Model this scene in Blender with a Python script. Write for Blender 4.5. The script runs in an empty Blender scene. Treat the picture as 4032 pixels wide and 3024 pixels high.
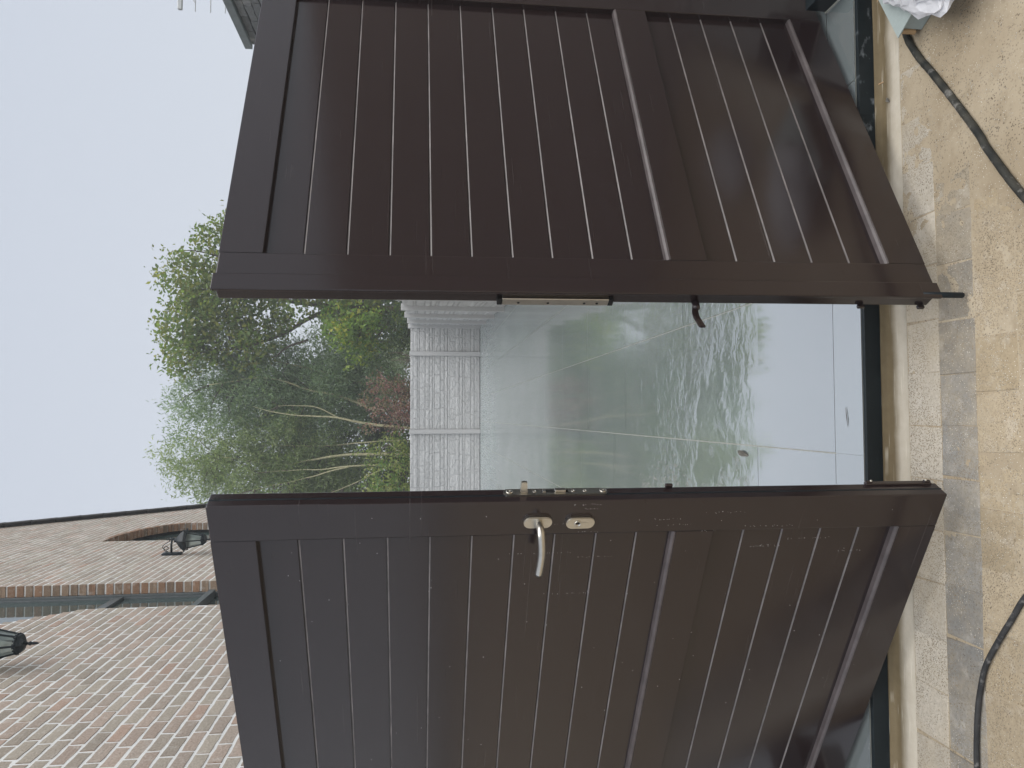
import bpy, bmesh, math, random
import numpy as np
from mathutils import Vector, Matrix, noise

random.seed(7)
rng = np.random.default_rng(7)
scn = bpy.context.scene
COL = scn.collection

# ------------------------------------------------------------------ camera (phone held upright, picture stored sideways)
CAM_H = 1.40
yaw, pitch, roll = math.radians(2.46), 0.125997, 0.002694
Fw = Vector((math.sin(yaw) * math.cos(pitch), math.cos(yaw) * math.cos(pitch), -math.sin(pitch)))
R0 = Vector((math.cos(yaw), -math.sin(yaw), 0.0))
U0 = R0.cross(Fw)
Rt = R0 * math.cos(roll) + U0 * math.sin(roll)
Up = U0 * math.cos(roll) - R0 * math.sin(roll)
cam_d = bpy.data.cameras.new("camera")
cam_d.sensor_width = 36.0
cam_d.lens = 2960.0 / 4032.0 * 36.0
cam_d.clip_start = 0.05
cam_d.clip_end = 2000
cam = bpy.data.objects.new("camera", cam_d)
X_, Y_, Z_ = -Up, Rt, -Fw
cam.matrix_world = Matrix(((X_.x, Y_.x, Z_.x, 0), (X_.y, Y_.y, Z_.y, 0), (X_.z, Y_.z, Z_.z, CAM_H), (0, 0, 0, 1)))
COL.objects.link(cam)
scn.camera = cam

# ------------------------------------------------------------------ overcast sky, veiled sun, exposure
SUN_DIR = Vector((0.40, -0.32, 1.0)).normalized()      # towards the sun
elev = math.asin(SUN_DIR.z)
azim = math.atan2(SUN_DIR.x, SUN_DIR.y)
world = bpy.data.worlds.new("World")
scn.world = world
world.use_nodes = True
wn = world.node_tree
wn.nodes.clear()
sky = wn.nodes.new("ShaderNodeTexSky")
sky.sky_type = 'NISHITA'
sky.sun_disc = False
sky.sun_elevation = elev
sky.sun_rotation = azim
b1 = wn.nodes.new("ShaderNodeBackground")
b1.inputs[1].default_value = 0.05
wn.links.new(sky.outputs[0], b1.inputs[0])
b2 = wn.nodes.new("ShaderNodeBackground")               # the even cloud layer
b2.inputs[0].default_value = (0.268, 0.288, 0.328, 1)
b2.inputs[1].default_value = 1.0
tcw = wn.nodes.new("ShaderNodeTexCoord")
sepw = wn.nodes.new("ShaderNodeSeparateXYZ"); wn.links.new(tcw.outputs['Generated'], sepw.inputs[0])
nw = wn.nodes.new("ShaderNodeTexNoise"); nw.inputs['Scale'].default_value = 2.2; nw.inputs['Detail'].default_value = 4
wn.links.new(tcw.outputs['Generated'], nw.inputs['Vector'])
ma = wn.nodes.new("ShaderNodeMath"); ma.operation = 'MULTIPLY_ADD'; ma.inputs[1].default_value = 0.22
wn.links.new(nw.outputs['Fac'], ma.inputs[0]); wn.links.new(sepw.outputs['Z'], ma.inputs[2])
rw = wn.nodes.new("ShaderNodeValToRGB")
rw.color_ramp.elements[0].position = 0.10; rw.color_ramp.elements[0].color = (0.310, 0.325, 0.349, 1)
rw.color_ramp.elements[1].position = 0.75; rw.color_ramp.elements[1].color = (0.257, 0.277, 0.316, 1)
wn.links.new(ma.outputs[0], rw.inputs[0]); wn.links.new(rw.outputs[0], b2.inputs[0])
mx = wn.nodes.new("ShaderNodeMixShader")
mx.inputs[0].default_value = 0.90
wn.links.new(b1.outputs[0], mx.inputs[1])
wn.links.new(b2.outputs[0], mx.inputs[2])
wo = wn.nodes.new("ShaderNodeOutputWorld")
wn.links.new(mx.outputs[0], wo.inputs[0])
sd = bpy.data.lights.new("sun", 'SUN')
sd.energy = 1.5
sd.angle = math.radians(82)
sd.color = (1.0, 0.965, 0.92)
sun = bpy.data.objects.new("sun", sd)
sun.rotation_euler = SUN_DIR.to_track_quat('Z', 'Y').to_euler()
sun.location = (3, -3, 9)
COL.objects.link(sun)
scn.view_settings.view_transform = 'Standard'
scn.view_settings.look = 'None'
scn.view_settings.exposure = 1.3
scn.view_settings.gamma = 1.0


# ------------------------------------------------------------------ helpers
def tag(o, label=None, cat=None, group=None, kind=None):
    if label: o["label"] = label
    if cat: o["category"] = cat
    if group: o["group"] = group
    if kind: o["kind"] = kind
    return o


def empty(name, loc=(0, 0, 0), mat=None):
    o = bpy.data.objects.new(name, None)
    o.empty_display_size = 0.1
    COL.objects.link(o)
    if mat is not None:
        o.matrix_world = mat
    else:
        o.location = loc
    return o


def link(name, me, mat, parent=None, smooth=False):
    o = bpy.data.objects.new(name, me)
    COL.objects.link(o)
    if mat is not None:
        for m in (mat if isinstance(mat, (list, tuple)) else [mat]):
            me.materials.append(m)
    if parent is not None:
        o.parent = parent
    if smooth and len(me.polygons):
        me.polygons.foreach_set("use_smooth", [True] * len(me.polygons))
    return o


def bm_obj(name, bm, mat, parent=None, smooth=False):
    me = bpy.data.meshes.new(name)
    bm.normal_update()
    bm.to_mesh(me)
    bm.free()
    return link(name, me, mat, parent, smooth)


def box(bm, x0, x1, y0, y1, z0, z1, bevel=0.0, seg=2):
    vs = [bm.verts.new((x, y, z)) for x in (x0, x1) for y in (y0, y1) for z in (z0, z1)]
    fs = [(0, 1, 3, 2), (4, 6, 7, 5), (0, 4, 5, 1), (2, 3, 7, 6), (0, 2, 6, 4), (1, 5, 7, 3)]
    faces = [bm.faces.new([vs[i] for i in f]) for f in fs]
    if bevel > 0:
        edges = list({e for f in faces for e in f.edges})
        bmesh.ops.bevel(bm, geom=edges, offset=bevel, segments=seg, profile=0.5, affect='EDGES', clamp_overlap=True)
    return vs


def tube(bm, pts, radii, sides=8, cap=True):
    pts = [Vector(p) for p in pts]
    if not hasattr(radii, '__len__'): radii = [radii] * len(pts)
    rings = []
    ref = None
    for i, p in enumerate(pts):
        d = (pts[min(i + 1, len(pts) - 1)] - pts[max(i - 1, 0)]).normalized()
        if ref is None:
            ref = Vector((0, 0, 1)) if abs(d.z) < 0.9 else Vector((1, 0, 0))
        a = (ref - d * ref.dot(d)).normalized()
        ref = a
        b = d.cross(a)
        rings.append([bm.verts.new(p + (a * math.cos(t) + b * math.sin(t)) * radii[i])
                      for t in [2 * math.pi * k / sides for k in range(sides)]])
    for r0, r1 in zip(rings, rings[1:]):
        for k in range(sides):
            bm.faces.new((r0[k], r0[(k + 1) % sides], r1[(k + 1) % sides], r1[k]))
    if cap:
        bm.faces.new(list(reversed(rings[0])))
        bm.faces.new(rings[-1])


def smooth_path(pts, n=8):
    pts = [Vector(p) for p in pts]
    P = [pts[0] * 2 - pts[1]] + pts + [pts[-1] * 2 - pts[-2]]
    out = []
    for i in range(1, len(P) - 2):
        for k in range(n):
            t = k / n
            a, b, c, d = P[i - 1], P[i], P[i + 1], P[i + 2]
            out.append(0.5 * ((2 * b) + (c - a) * t + (2 * a - 5 * b + 4 * c - d) * t * t + (3 * b - a - 3 * c + d) * t ** 3))
    out.append(pts[-1])
    return out


def lathe(bm, prof, sides=24, center=(0, 0, 0), axis='Z', rot=0.0):
    """prof: list of (radius, height)"""
    c = Vector(center)
    rings = []
    for r, h in prof:
        ring = []
        for k in range(sides):
            t = 2 * math.pi * k / sides + rot
            if axis == 'Z': v = Vector((r * math.cos(t), r * math.sin(t), h))
            elif axis == 'Y': v = Vector((r * math.cos(t), h, r * math.sin(t)))
            else: v = Vector((h, r * math.cos(t), r * math.sin(t)))
            ring.append(bm.verts.new(c + v))
        rings.append(ring)
    for r0, r1 in zip(rings, rings[1:]):
        for k in range(sides):
            bm.faces.new((r0[k], r0[(k + 1) % sides], r1[(k + 1) % sides], r1[k]))
    bm.faces.new(list(reversed(rings[0])))
    bm.faces.new(rings[-1])
    bmesh.ops.recalc_face_normals(bm, faces=bm.faces)


def stadium(bm, cu, cz, w, h, y0, y1, bevel=0.002, seg=10):
    """rounded upright plate in the x/z plane, from y0 to y1"""
    r = w / 2
    out = []
    for k in range(seg + 1):
        t = math.pi * k / seg
        out.append((cu + r * math.cos(t), cz + h / 2 - r + r * math.sin(t)))
    for k in range(seg + 1):
        t = math.pi + math.pi * k / seg
        out.append((cu + r * math.cos(t), cz - h / 2 + r + r * math.sin(t)))
    a = [bm.verts.new((x, y0, z)) for x, z in out]
    b = [bm.verts.new((x, y1, z)) for x, z in out]
    n = len(out)
    top = bm.faces.new(a)
    bm.faces.new(list(reversed(b)))
    for k in range(n):
        bm.faces.new((a[k], b[k], b[(k + 1) % n], a[(k + 1) % n]))
    bmesh.ops.recalc_face_normals(bm, faces=bm.faces)
    if bevel:
        bmesh.ops.bevel(bm, geom=list(top.edges), offset=bevel, segments=2, affect='EDGES')


# ------------------------------------------------------------------ node helpers
class NT:
    def __init__(self, name):
        self.m = bpy.data.materials.new(name)
        self.m.use_nodes = True
        self.t = self.m.node_tree
        self.t.nodes.clear()
        self.out = self.t.nodes.new("ShaderNodeOutputMaterial")

    def n(self, typ, **kw):
        nd = self.t.nodes.new("ShaderNode" + typ)
        for k, v in kw.items():
            setattr(nd, k, v)
        return nd

    def l(self, a, b):
        self.t.links.new(a, b)

    def val(self, sock, v):
        if hasattr(v, 'is_output') or hasattr(v, 'links'):
            self.l(v, sock)
        else:
            if hasattr(sock.default_value, '__len__') and len(sock.default_value) == 4 and len(v) == 3:
                v = (*v, 1)
            sock.default_value = v

    def math(self, op, a, b=0.0, c=None, clamp=False):
        nd = self.n("Math", operation=op, use_clamp=clamp)
        self.val(nd.inputs[0], a)
        self.val(nd.inputs[1], b)
        if c is not None: self.val(nd.inputs[2], c)
        return nd.outputs[0]

    def mix(self, fac, a, b, blend='MIX'):
        nd = self.n("MixRGB", blend_type=blend)
        self.val(nd.inputs[0], fac)
        self.val(nd.inputs[1], a)
        self.val(nd.inputs[2], b)
        return nd.outputs[0]

    def coords(self, scale=(1, 1, 1), rot=(0, 0, 0), loc=(0, 0, 0), which='Object'):
        tc = self.n("TexCoord")
        mp = self.n("Mapping")
        mp.inputs['Location'].default_value = loc
        mp.inputs['Rotation'].default_value = rot
        mp.inputs['Scale'].default_value = scale
        self.l(tc.outputs[which], mp.inputs[0])
        return mp.outputs[0]

    def noise(self, vec, scale, detail=4.0, rough=0.55, dist=0.0, col=False):
        nd = self.n("TexNoise")
        if vec is not None: self.l(vec, nd.inputs['Vector'])
        nd.inputs['Scale'].default_value = scale
        nd.inputs['Detail'].default_value = detail
        nd.inputs['Roughness'].default_value = rough
        nd.inputs['Distortion'].default_value = dist
        return nd.outputs['Color' if col else 'Fac']

    def voro(self, vec, scale, out='Distance', feature='F1'):
        nd = self.n("TexVoronoi", feature=feature)
        if vec is not None: self.l(vec, nd.inputs['Vector'])
        nd.inputs['Scale'].default_value = scale
        return nd.outputs[out]

    def ramp(self, fac, stops, interp='LINEAR'):
        nd = self.n("ValToRGB")
        cr = nd.color_ramp
        cr.interpolation = interp
        while len(cr.elements) < len(stops): cr.elements.new(0.5)
        for e, (p, c) in zip(cr.elements, stops):
            e.position = p
            e.color = (c, c, c, 1) if not hasattr(c, '__len__') else (*c, 1)
        self.l(fac, nd.inputs[0])
        return nd.outputs[0]

    def attr(self, name='col'):
        nd = self.n("Attribute", attribute_name=name)
        return nd.outputs['Color']

    def bump(self, h, strength=0.3, dist=0.01, nrm=None):
        nd = self.n("Bump")
        nd.inputs['Strength'].default_value = strength
        nd.inputs['Distance'].default_value = dist
        self.l(h, nd.inputs['Height'])
        if nrm is not None: self.l(nrm, nd.inputs['Normal'])
        return nd.outputs[0]

    def princ(self, base, rough=0.6, normal=None, **kw):
        p = self.n("BsdfPrincipled")
        self.val(p.inputs['Base Color'], base)
        self.val(p.inputs['Roughness'], rough)
        if normal is not None: self.l(normal, p.inputs['Normal'])
        for k, v in kw.items():
            self.val(p.inputs[k.replace('_', ' ')], v)
        self.l(p.outputs[0], self.out.inputs[0])
        return p


def mat_simple(name, col, rough=0.5, metal=0.0, nscale=30, var=0.12, bump=0.0, **kw):
    m = NT(name)
    v = m.coords()
    f = m.noise(v, nscale)
    c = m.mix(m.ramp(f, [(0.3, 0), (0.7, 1)]), tuple(x * (1 - var) for x in col), tuple(min(1, x * (1 + var)) for x in col))
    nrm = m.bump(f, bump, 0.002) if bump else None
    m.princ(c, rough, nrm, Metallic=metal, **kw)
    return m.m


# gate lacquer: satin chocolate brown powder coat with faint scratches and dust
def mat_gate():
    m = NT("gate_lacquer")
    v = m.coords()
    big = m.noise(v, 2.3, 3)
    fine = m.noise(v, 420, 2, 0.7)
    base = m.mix(big, (0.0185, 0.0118, 0.0122), (0.0230, 0.0148, 0.0154))
    sc = None
    for rot, sca, thr in ((0.35, (1.6, 3, 190), 0.705), (-0.75, (2.2, 3, 220), 0.71), (1.25, (1.8, 3, 190), 0.705)):
        vv = m.coords(scale=sca, rot=(0, rot, 0))
        n1 = m.noise(vv, 1.0, 1.0, 0.4)
        s = m.ramp(n1, [(thr, 0), (thr + 0.05, 1)])
        msk = m.ramp(m.noise(m.coords(loc=(rot * 7, 0, 3)), 3.1, 2), [(0.5, 0), (0.62, 1)])
        k = m.math('MULTIPLY', s, msk)
        sc = k if sc is None else m.math('MAXIMUM', sc, k)
    base = m.mix(m.math('MULTIPLY', sc, 0.04), base, (0.62, 0.60, 0.60))
    dust = m.ramp(m.voro(v, 120), [(0.035, 1), (0.06, 0)])
    dm = m.ramp(m.noise(v, 5, 2), [(0.55, 0), (0.7, 1)])
    base = m.mix(m.math('MULTIPLY', m.math('MULTIPLY', dust, dm), 0.35), base, (0.5, 0.5, 0.5))
    rough = m.math('MULTIPLY_ADD', big, 0.06, 0.13)
    nrm = m.bump(fine, 0.03, 0.001)
    m.princ(base, rough, nrm, **{'IOR': 1.58})
    return m.m


def mat_tile():
    m = NT("wet_terrace_tile")
    v = m.coords()
    sep = m.n("SeparateXYZ")
    m.l(v, sep.inputs[0])
    y = sep.outputs['Y']
    cl = m.noise(v, 1.3, 5, 0.6)
    base = m.mix(m.ramp(cl, [(0.3, 0), (0.75, 1)]), (0.215, 0.268, 0.266), (0.295, 0.338, 0.345))
    spk = m.noise(v, 60, 3, 0.7)
    base = m.mix(m.ramp(spk, [(0.45, 0), (0.75, 0.35)]), base, (0.36, 0.385, 0.385))
    base = m.mix(0.6, base, m.attr(), 'MULTIPLY')
    # standing water: rippled film in the middle of the terrace
    mid = m.ramp(m.math('DIVIDE', y, 20.0), [(0.148, 0), (0.170, 1), (0.205, 0.75), (0.24, 0.30), (0.36, 0.04)])
    pud = m.ramp(m.noise(v, 1.6, 3, 0.6), [(0.40, 0.10), (0.60, 1)])
    amp = m.math('MULTIPLY', mid, pud)
    rip = m.noise(v, 15, 3, 0.5, 0.8)
    rip2 = m.noise(v, 70, 2, 0.6)
    h = m.math('ADD', m.math('MULTIPLY', rip, amp), m.math('MULTIPLY', rip2, m.math('MULTIPLY', amp, 0.12)))
    # rain rings
    for (rx, ry, rr) in ((-0.211, 3.209, 0.05), (-0.286, 3.37, 0.06), (-0.289, 3.10, 0.04), (-0.05, 3.42, 0.05), (0.22, 3.55, 0.05), (-0.17, 3.50, 0.045)):
        d = m.n("VectorMath", operation='DISTANCE')
        cmb = m.n("CombineXYZ")
        m.l(sep.outputs['X'], cmb.inputs[0]); m.l(y, cmb.inputs[1])
        m.l(cmb.outputs[0], d.inputs[0])
        d.inputs[1].default_value = (rx, ry, 0)
        dist = d.outputs['Value']
        s = m.math('SINE', m.math('MULTIPLY', dist, 480.0))
        fall = m.math('SUBTRACT', 1.0, m.math('DIVIDE', dist, rr), clamp=True)
        h = m.math('ADD', h, m.math('MULTIPLY', m.math('MULTIPLY', s, fall), 0.035))
    # small beads of water on the dry strip
    bead = m.ramp(m.voro(v, 55), [(0.05, 1), (0.11, 0)])
    bm_ = m.ramp(m.noise(v, 4, 2), [(0.52, 0), (0.60, 1)])
    near = m.ramp(m.math('DIVIDE', y, 20.0), [(0.14, 1), (0.19, 0)])
    h = m.math('ADD', h, m.math('MULTIPLY', m.math('MULTIPLY', bead, bm_), m.math('MULTIPLY', near, 0.10)))
    nrm = m.bump(h, 0.62, 0.022)
    rough = m.ramp(m.math('DIVIDE', y, 20.0), [(0.11, 0.03), (0.16, 0.05), (0.28, 0.12), (0.5, 0.20), (0.8, 0.26), (1.0, 0.30)])
    streak = m.noise(m.coords(scale=(40, 1.5, 1)), 1.0, 3)
    rough = m.math('MULTIPLY', rough, m.math('MULTIPLY_ADD', streak, 0.8, 0.6))
    m.princ(base, rough, nrm, **{'IOR': 5.0, 'Coat Weight': m.ramp(m.math('DIVIDE', y, 20.0), [(0.2, 1), (0.5, 0.25)]), 'Coat Roughness': 0.06, 'Coat IOR': 1.9})
    return m.m


def mat_attr(name, rough=0.85, bump=0.4, bscale=60, mul=None, speck=None, spec=0.3, bdist=0.004, var=0.35):
    m = NT(name)
    v = m.coords()
    c = m.attr()
    n1 = m.noise(v, bscale, 5, 0.65)
    n2 = m.noise(v, bscale * 0.22, 4, 0.6)
    c = m.mix(m.ramp(n1, [(0.35, var), (0.6, 0)]), c, m.mix(1.0, c, (0.52, 0.50, 0.46), 'MULTIPLY'))
    c = m.mix(m.ramp(n2, [(0.55, 0), (0.8, var)]), c, (0.72, 0.70, 0.66))
    if speck:
        for sc_, colr, thr, mscale in speck:
            s = m.ramp(m.voro(v, sc_), [(thr * 0.6, 1), (thr, 0)])
            k = m.ramp(m.noise(v, mscale, 3), [(0.36, 0), (0.54, 1)])
            c = m.mix(m.math('MULTIPLY', s, k), c, colr)
    if speck:      # patches of trodden sand over the blocks
        d1 = m.noise(v, 2.6, 5, 0.62)
        d2 = m.noise(v, 17, 4, 0.7)
        dm = m.ramp(m.math('ADD', d1, m.math('MULTIPLY', d2, 0.35)), [(0.56, 0), (0.84, 0.55)])
        c = m.mix(dm, c, m.mix(m.ramp(d2, [(0.35, 0), (0.65, 1)]), (0.31, 0.25, 0.165), (0.45, 0.38, 0.27)))
    nrm = m.bump(n1, bump, bdist)
    m.princ(c, rough, nrm, **{'Specular IOR Level': spec})
    return m.m


def mat_leaf(name, trans=0.48):
    m = NT(name)
    c = m.attr()
    d = m.n("BsdfPrincipled")
    m.l(c, d.inputs['Base Color'])
    d.inputs['Roughness'].default_value = 0.55
    d.inputs['Specular IOR Level'].default_value = 0.35
    t = m.n("BsdfTranslucent")
    m.l(m.mix(1.0, c, (1.3, 1.35, 0.7), 'MULTIPLY'), t.inputs[0])
    s = m.n("MixShader")
    s.inputs[0].default_value = trans
    m.l(d.outputs[0], s.inputs[1])
    m.l(t.outputs[0], s.inputs[2])
    m.l(s.outputs[0], m.out.inputs[0])
    return m.m


M_gate = mat_gate()
M_arris_glint = mat_simple("plank_arris_glint", (0.17, 0.155, 0.15), 0.3, 0, 14, 0.35)  # paler than the lacquer: sky highlight painted onto the groove bevels
M_bead = mat_simple("ledge_sheen_lacquer", (0.085, 0.072, 0.072), 0.35, 0, 14, 0.3)  # lightened lacquer, sky sheen on the ledges put into the colour
M_steel = mat_simple("brushed_steel", (0.58, 0.555, 0.50), 0.28, 1.0, 90, 0.06)
M_darkmetal = mat_simple("dark_iron", (0.006, 0.012, 0.016), 0.42, 0.0, 40, 0.25, 0.1, **{'Specular IOR Level': 0.3})
M_black = mat_simple("black_hole", (0.004, 0.004, 0.004), 0.8)
M_tile = mat_tile()
M_grout = mat_simple("pale_grout", (0.45, 0.45, 0.40), 0.4, 0, 40, 0.1)
M_slate = None


def mat_riser():
    m = NT("bluestone_riser")
    v = m.coords()
    n = m.noise(v, 9, 4)
    c = m.mix(n, (0.006, 0.010, 0.012), (0.020, 0.028, 0.032))
    sm = m.ramp(m.noise(m.coords(scale=(18, 1, 30)), 1.0, 3), [(0.60, 0), (0.72, 1)])
    sep = m.n("SeparateXYZ"); m.l(v, sep.inputs[0])
    right = m.ramp(sep.outputs['X'], [(0.55, 0.06), (0.85, 1)])
    c = m.mix(m.math('MULTIPLY', m.math('MULTIPLY', sm, right), 0.5), c, (0.34, 0.37, 0.40))  # pale smears: glossy reflections painted into the stone colour
    m.princ(c, 0.42, m.bump(n, 0.15, 0.004), **{'Specular IOR Level': 0.22})
    return m.m


M_riser = mat_riser()
M_brick = mat_attr("weathered_brick", 0.9, 0.9, 85, spec=0.2, bdist=0.008, var=0.5)
M_mortar = mat_simple("pale_mortar", (0.78, 0.785, 0.765), 0.95, 0, 120, 0.10, 0.4)
M_slatebrick = mat_attr("grey_split_brick", 0.85, 0.7, 45, spec=0.2, bdist=0.008)
M_render = mat_simple("beige_render", (0.52, 0.46, 0.42), 0.9, 0, 60, 0.12, 0.3)
M_darkmortar = mat_simple("dark_joint", (0.035, 0.038, 0.04), 0.9)
M_fence = mat_attr("cast_concrete", 0.88, 0.35, 55, spec=0.25, var=0.22)
M_paver = mat_attr("dusty_paver", 0.9, 0.6, 95, spec=0.2, bdist=0.004,
                   speck=[(150, (0.11, 0.09, 0.065), 0.33, 14), (210, (0.20, 0.165, 0.115), 0.42, 9), (150, (0.74, 0.71, 0.62), 0.21, 11), (60, (0.20, 0.15, 0.09), 0.16, 6)])


def mat_dirt(name, c0, c1, c2):
    m = NT(name)
    v = m.coords()
    a = m.noise(v, 3.0, 5, 0.6)
    b = m.noise(v, 22, 4, 0.65)
    c = m.mix(m.ramp(a, [(0.35, 0), (0.65, 1)]), c0, c1)
    c = m.mix(m.ramp(b, [(0.5, 0), (0.75, 0.6)]), c, c2)
    for sc_, colr, thr in ((150, (0.10, 0.08, 0.055), 0.34), (85, (0.15, 0.115, 0.075), 0.26), (45, (0.22, 0.17, 0.11), 0.16)):
        q = m.ramp(m.voro(v, sc_), [(thr * .6, 1), (thr, 0)])
        c = m.mix(m.math('MULTIPLY', q, m.ramp(m.noise(v, 13, 3), [(0.38, 0), (0.58, 0.95)])), c, colr)
    s = m.ramp(m.voro(v, 150), [(0.14, 1), (0.22, 0)])
    c = m.mix(m.math('MULTIPLY', s, m.ramp(b, [(0.4, 0), (0.6, 1)])), c, (0.75, 0.72, 0.62))
    m.princ(c, 0.92, m.bump(m.noise(v, 130, 4, 0.7), 0.5, 0.004))
    return m.m


M_sand = mat_dirt("joint_sand", (0.345, 0.28, 0.190), (0.45, 0.38, 0.275), (0.24, 0.185, 0.115))


def mat_gutter():
    m = NT("stained_concrete_strip")
    v = m.coords()
    sep = m.n("SeparateXYZ"); m.l(v, sep.inputs[0])
    y = sep.outputs['Y']
    w = m.noise(m.coords(scale=(5, 1, 1)), 1.6, 4)
    yy = m.math('ADD', y, m.math('MULTIPLY_ADD', w, 0.030, -0.015))
    wet = m.ramp(m.math('MULTIPLY_ADD', yy, 4.0, -8.2), [(0.30, 0), (0.46, 1)])   # brown water stain along the step
    n = m.noise(v, 26, 5, 0.65)
    dry = m.mix(n, (0.40, 0.35, 0.265), (0.56, 0.52, 0.44))
    st = m.mix(n, (0.115, 0.085, 0.042), (0.20, 0.155, 0.085))
    c = m.mix(wet, dry, st)
    scr = m.ramp(m.noise(m.coords(scale=(6, 90, 1)), 1.0, 2), [(0.62, 0), (0.72, 0.5)])
    c = m.mix(scr, c, (0.66, 0.62, 0.52))
    m.princ(c, 0.8, m.bump(n, 0.35, 0.004))
    return m.m


M_gutter = mat_gutter()
M_soil = mat_dirt("grassy_soil", (0.05, 0.065, 0.025), (0.09, 0.08, 0.045), (0.04, 0.05, 0.02))
M_bark_pale = mat_simple("pale_bark", (0.40, 0.375, 0.225), 0.85, 0, 12, 0.3, 0.4)
M_bark_dark = mat_simple("dark_bark", (0.085, 0.072, 0.05), 0.9, 0, 12, 0.35, 0.6)
M_leaf = mat_leaf("foliage")
M_hose = mat_attr("dirty_rubber", 0.75, 0.5, 160, spec=0.3, bdist=0.002)


def mat_glass(name, base, ior):
    m = NT(name)
    n = m.noise(m.coords(), 1.5, 2)
    m.princ(m.mix(n, base, tuple(x * 1.3 for x in base)), 0.02, None, **{'IOR': ior})
    return m.m


M_pane = mat_glass("coated_window_glass", (0.05, 0.075, 0.072), 3.0)
M_frame = mat_simple("grey_green_frame", (0.085, 0.10, 0.105), 0.4, 0, 30, 0.1)
M_lampglass = None
m_ = NT("lamp_glass")
g_ = m_.n("BsdfGlass"); g_.inputs['Roughness'].default_value = 0.15; g_.inputs['IOR'].default_value = 1.25
tr_ = m_.n("BsdfTransparent"); tr_.inputs[0].default_value = (0.88, 0.93, 0.93, 1)
gl_ = m_.n("BsdfGlossy"); gl_.inputs['Roughness'].default_value = 0.08
lw_ = m_.n("LayerWeight"); lw_.inputs[0].default_value = 0.35
sh_ = m_.n("MixShader"); m_.l(lw_.outputs['Fresnel'], sh_.inputs[0]); m_.l(tr_.outputs[0], sh_.inputs[1]); m_.l(gl_.outputs[0], sh_.inputs[2])
tl_ = m_.n("BsdfTranslucent"); tl_.inputs[0].default_value = (0.80, 0.88, 0.86, 1)
s2_ = m_.n("MixShader"); s2_.inputs[0].default_value = 0.42; m_.l(sh_.outputs[0], s2_.inputs[1]); m_.l(tl_.outputs[0], s2_.inputs[2])
m_.l(s2_.outputs[0], m_.out.inputs[0])
M_lampglass = m_.m
M_bulb = mat_simple("opal_bulb", (0.75, 0.76, 0.70), 0.3)
M_rooftile = mat_simple("dark_roof_tile", (0.045, 0.042, 0.040), 0.7, 0, 18, 0.3, 0.3)
M_zinc = mat_simple("grey_coping_metal", (0.16, 0.185, 0.19), 0.5, 0, 20, 0.12)
M_card = mat_simple("grey_green_card", (0.36, 0.42, 0.41), 0.55, 0, 60, 0.05, 0.05)
M_cardedge = mat_simple("brown_card_edge", (0.42, 0.28, 0.15), 0.85)
M_alu = mat_simple("dull_aluminium", (0.45, 0.46, 0.45), 0.4, 0.8, 30, 0.1)


def mat_bag():
    m = NT("white_plastic_film")
    d = m.n("BsdfPrincipled")
    d.inputs['Base Color'].default_value = (0.86, 0.87, 0.90, 1)
    d.inputs['Roughness'].default_value = 0.25
    t = m.n("BsdfTranslucent"); t.inputs[0].default_value = (0.85, 0.86, 0.9, 1)
    s = m.n("MixShader"); s.inputs[0].default_value = 0.3
    f = m.noise(m.coords(), 45, 4)
    m.l(m.bump(f, 0.4, 0.006), d.inputs['Normal'])
    m.l(d.outputs[0], s.inputs[1]); m.l(t.outputs[0], s.inputs[2]); m.l(s.outputs[0], m.out.inputs[0])
    return m.m


M_bag = mat_bag()
M_drop = mat_simple("water_drop", (0.62, 0.64, 0.66), 0.08, 0, 30, 0.05)
M_leafdead = mat_simple("dead_leaf", (0.26, 0.245, 0.215), 0.7, 0, 60, 0.3)

# ------------------------------------------------------------------ ground, terrace, step, yard (setting)
SL = 0.0125
Y0 = 2.222


def terz(y): return -SL * (y - Y0)


bm = bmesh.new()
vs = [bm.verts.new(p) for p in ((-85, -85, -0.5), (85, -85, -0.5), (85, 85, -0.5), (-85, 85, -0.5))]
bm.faces.new(vs)
tag(bm_obj("ground", bm, M_soil), "grassy soil around the yard and behind the concrete fence", "ground", kind="structure")


def color_attr(me, arr):
    a = me.color_attributes.new("col", 'FLOAT_COLOR', 'POINT')
    c = np.ones((len(me.vertices), 4), dtype=np.float32)
    c[:, :3] = arr
    a.data.foreach_set("color", c.ravel())


# terrace slab: large wet tiles laid in grout
V, Fc, Cc, MI = [], [], [], []


def quad(pts, col, mi):
    i = len(V)
    V.extend(pts); Cc.extend([col] * len(pts))
    Fc.append(tuple(range(i, i + len(pts)))); MI.append(mi)


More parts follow.
